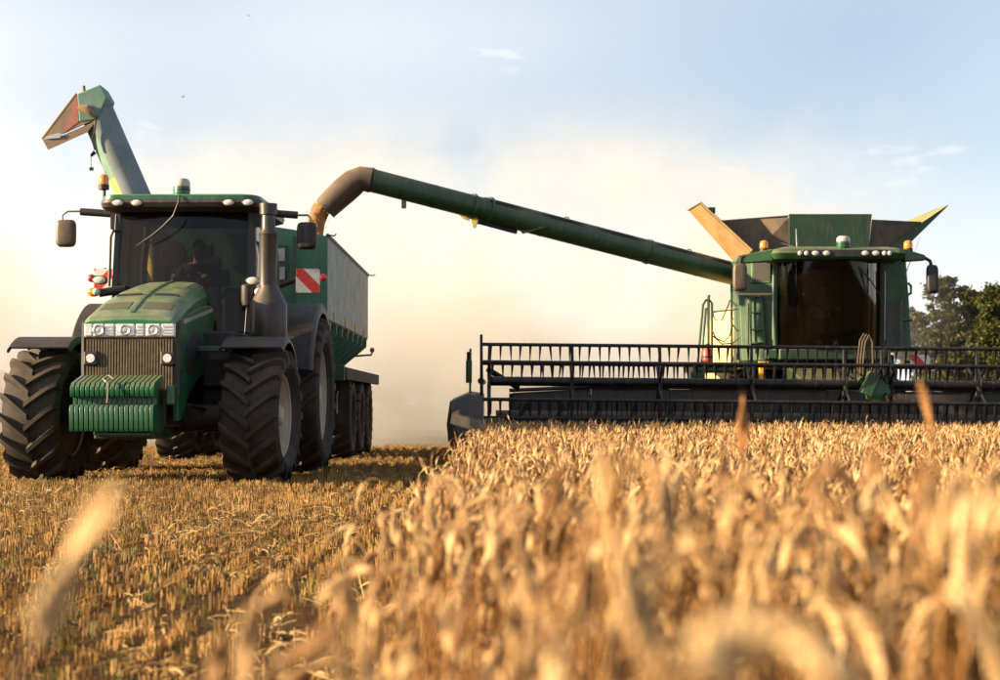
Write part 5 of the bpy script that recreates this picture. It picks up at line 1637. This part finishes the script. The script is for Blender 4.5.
def tree(loc, height, width, label, seed, group, lobes=14, clumps=170, leaves=46, leaf=.17, depth=None):
    r = random.Random(seed)
    root = empty('tree', loc); tag(root, label, 'tree', group)
    tk = MB(); th = height * .35
    tk.tube([(0, 0, -.2), (r.gauss(0, .1), r.gauss(0, .1), th * .5), (r.gauss(0, .2), 0, th), (r.gauss(0, .3), 0, height * .75)], [height * .032, height * .025, height * .02, .04], 10)
    hw = width / 2
    cent = []
    for k in range(lobes):
        a = r.uniform(0, 2 * PI); u = r.random() ** .6; z = r.uniform(.14, .93)
        env = math.sin(PI * min(1, max(0, (z - .10) / .95))) ** .55
        rad = r.uniform(.24, .38) * hw
        c = Vector((math.cos(a) * u * (hw * env - rad * .6), math.sin(a) * u * (hw * env - rad * .6), z * height))
        c.z = min(c.z, height - rad * .9)
        cent.append((c, rad))
        s0 = Vector((0, 0, th * r.uniform(.7, 1.5)))
        tk.tube([s0, s0.lerp(c, .55) + Vector((0, 0, -.15)), c], [height * .009, height * .006, .02], 6)
    tk.build('trunk', M['bark'], root)
    vs, fs = [], []
    for k in range(clumps):
        c, rad = cent[r.randrange(lobes)]
        dv = Vector((r.gauss(0, 1), r.gauss(0, 1), r.gauss(0, 1))).normalized()
        cc = c + dv * rad * r.uniform(.55, 1.08); cr = rad * r.uniform(.22, .42)
        for q in range(leaves):
            p = cc + Vector((r.gauss(0, 1), r.gauss(0, 1), r.gauss(0, .8))) * cr * .6
            n = Vector((r.gauss(0, 1), r.gauss(0, 1), r.gauss(.6, 1))).normalized(); u = n.orthogonal().normalized()
            u = Matrix.Rotation(r.uniform(0, 6.28), 3, n) @ u; w = n.cross(u)
            l = leaf * r.uniform(.7, 1.3); i = len(vs)
            vs += [p - u * l, p + w * l * .5, p + u * l, p - w * l * .5]; fs.append((i, i + 1, i + 2, i + 3))
    me = bpy.data.meshes.new('crown'); me.from_pydata([tuple(v) for v in vs], [], fs); me.update(); me.materials.append(M['foliage'])
    o = bpy.data.objects.new('crown', me); col.objects.link(o); o.parent = root
    return root


TG = 'trees at the field edge right of the combine'
def ground_at(px, d): q = P(px, 405, d); return (q.x, d, 0)
tree(ground_at(952, 118), 9.9, 6.0, 'big round leafy tree rising just right of the combine mirror', 101, TG, 26, 480, 46, .17)
tree(ground_at(921, 122), 8.7, 3.6, 'slim leafy tree half hidden behind the combine cab and dust', 102, TG, 14, 220)
tree(ground_at(1006, 112), 8.9, 5.6, 'leafy tree cut by the right edge of the photo', 103, TG, 24, 440, 46, .17)
tree(ground_at(985, 128), 8.4, 6.0, 'darker leafy tree standing behind and between the two big trees', 104, TG, 20, 320)
FG = 'far trees fading into the dust behind the stubble'
rt = random.Random(9)
names = ['faint far tree in the dust just right of the trailer', 'faint far tree in the dust left of the header end', 'faint far tree in the dust above the header divider', 'faint far tree in the dust seen through the reel end', 'faint far tree in the dust left of the combine ladder', 'faint far tree in the dust at the left edge behind the tractor wheel']
for nm, (px, top, wpx) in zip(names, ((394, 377, 50), (426, 381, 44), (458, 380, 46), (520, 374, 76), (622, 376, 90), (-4, 372, 60))):
    d = 230.0
    tree(ground_at(px, d), .85 + (405 - top) / FPX * d, wpx / FPX * d, nm, rt.randrange(999), FG, 10, 70, 26, .34)


# ------------------------------------------------------------------ birds high over the field
def bird(c, span, label, seed):
    r = random.Random(seed); s = span / 2
    mb = MB()
    mb.ell((0, 0, 0), (span * .07, span * .22, span * .06), 8, 6)
    for q in (-1, 1):
        mb.loft([[Vector((q * span * .04, -.08 * span, 0)), Vector((q * span * .04, .1 * span, 0)), Vector((q * span * .04, .1 * span, .02 * span)), Vector((q * span * .04, -.08 * span, .02 * span))],
                 [Vector((q * s * .55, -.1 * span, .10 * span)), Vector((q * s * .55, .06 * span, .10 * span)), Vector((q * s * .55, .06 * span, .115 * span)), Vector((q * s * .55, -.1 * span, .115 * span))],
                 [Vector((q * s, .02 * span, .05 * span)), Vector((q * s, .06 * span, .05 * span)), Vector((q * s, .06 * span, .055 * span)), Vector((q * s, .02 * span, .055 * span))]])
    mb.loft([[Vector((-.03 * span, .18 * span, 0)), Vector((.03 * span, .18 * span, 0)), Vector((.03 * span, .18 * span, .02 * span)), Vector((-.03 * span, .18 * span, .02 * span))],
             [Vector((-.08 * span, .36 * span, 0)), Vector((.08 * span, .36 * span, 0)), Vector((.08 * span, .36 * span, .01 * span)), Vector((-.08 * span, .36 * span, .01 * span))]])
    o = mb.build('bird', M['interior'], None, angle=50, loc=c); o.rotation_euler = (0, r.uniform(-.3, .3), r.uniform(-1, 1))
    tag(o, label, 'bird', 'small birds in the sky')
    return o


bird(P(183, 97, 110), .38, 'tiny dark bird in the sky just right of the raised auger', 4)
bird(P(249, 16, 120), .36, 'tiny dark bird near the top edge of the sky', 6)
# ------------------------------------------------------------------ dust in the air
def make_dust():
    bx = MB().b(-60, 50, 33.5, 60, -1.0, 12.0)
    m = bpy.data.materials.new('harvest_dust'); m.use_nodes = True
    nt = m.node_tree; nt.nodes.clear(); L = nt.links.new
    out = nt.nodes.new('ShaderNodeOutputMaterial')
    vol = nt.nodes.new('ShaderNodeVolumePrincipled')
    vol.inputs['Color'].default_value = (0.88, 0.84, 0.765, 1)
    vol.inputs['Anisotropy'].default_value = 0.15
    tc = N(nt, 'ShaderNodeTexCoord'); sep = N(nt, 'ShaderNodeSeparateXYZ'); L(tc.outputs['Object'], sep.inputs[0])
    # thick near the ground, billows above
    hz = N(nt, 'ShaderNodeMapRange'); hz.inputs[1].default_value = 0.0; hz.inputs[2].default_value = 9.5
    hz.inputs[3].default_value = 1.0; hz.inputs[4].default_value = 0.0
    L(sep.outputs['Z'], hz.inputs[0])
    pw = N(nt, 'ShaderNodeMath', operation='POWER'); L(hz.outputs[0], pw.inputs[0]); pw.inputs[1].default_value = 2.6
    n1 = N(nt, 'ShaderNodeTexNoise', Scale=0.11, Detail=4.0, Roughness=0.6); L(tc.outputs['Object'], n1.inputs['Vector'])
    rv = N(nt, 'ShaderNodeMapRange'); rv.inputs[1].default_value = 0.42; rv.inputs[2].default_value = 0.62
    rv.inputs[3].default_value = 0.0; rv.inputs[4].default_value = 2.6; L(n1.outputs['Fac'], rv.inputs[0])
    mu = N(nt, 'ShaderNodeMath', operation='MULTIPLY'); L(pw.outputs[0], mu.inputs[0]); L(rv.outputs[0], mu.inputs[1])
    # thins out to the right of the combine, where the trees show
    fx = N(nt, 'ShaderNodeMapRange'); fx.inputs[1].default_value = 7.8; fx.inputs[2].default_value = 10.0
    fx.inputs[3].default_value = 1.0; fx.inputs[4].default_value = 0.004; L(sep.outputs['X'], fx.inputs[0])
    mu2 = N(nt, 'ShaderNodeMath', operation='MULTIPLY'); L(mu.outputs[0], mu2.inputs[0]); L(fx.outputs[0], mu2.inputs[1])
    mu3 = N(nt, 'ShaderNodeMath', operation='MULTIPLY'); L(mu2.outputs[0], mu3.inputs[0]); mu3.inputs[1].default_value = 0.10
    # fresh billows rising close behind the machines
    n2 = N(nt, 'ShaderNodeTexNoise', Scale=0.26, Detail=4.0, Roughness=0.62); L(tc.outputs['Object'], n2.inputs['Vector'])
    r2 = N(nt, 'ShaderNodeMapRange'); r2.inputs[1].default_value = 0.48; r2.inputs[2].default_value = 0.57
    r2.inputs[3].default_value = 0.0; r2.inputs[4].default_value = 0.34; L(n2.outputs['Fac'], r2.inputs[0])
    ry = N(nt, 'ShaderNodeMapRange'); ry.inputs[1].default_value = 41.0; ry.inputs[2].default_value = 45.0
    ry.inputs[3].default_value = 1.0; ry.inputs[4].default_value = 0.0; L(sep.outputs['Y'], ry.inputs[0])
    rz = N(nt, 'ShaderNodeMapRange'); rz.inputs[1].default_value = 1.5; rz.inputs[2].default_value = 7.6
    rz.inputs[3].default_value = 1.0; rz.inputs[4].default_value = 0.0; L(sep.outputs['Z'], rz.inputs[0])
    b1 = N(nt, 'ShaderNodeMath', operation='MULTIPLY'); L(r2.outputs[0], b1.inputs[0]); L(ry.outputs[0], b1.inputs[1])
    b2 = N(nt, 'ShaderNodeMath', operation='MULTIPLY'); L(b1.outputs[0], b2.inputs[0]); L(rz.outputs[0], b2.inputs[1])
    b3 = N(nt, 'ShaderNodeMath', operation='MULTIPLY'); L(b2.outputs[0], b3.inputs[0]); L(fx.outputs[0], b3.inputs[1])
    ad = N(nt, 'ShaderNodeMath', operation='ADD'); L(mu3.outputs[0], ad.inputs[0]); L(b3.outputs[0], ad.inputs[1])
    mu3 = ad
    L(mu3.outputs[0], vol.inputs['Density'])
    L(vol.outputs[0], out.inputs['Volume'])
    o = bx.build('harvest_dust', m, None, angle=0)
    tag(o, 'pale cream dust cloud hanging behind the tractor and combine', 'dust', kind='stuff')
    return o


make_dust()
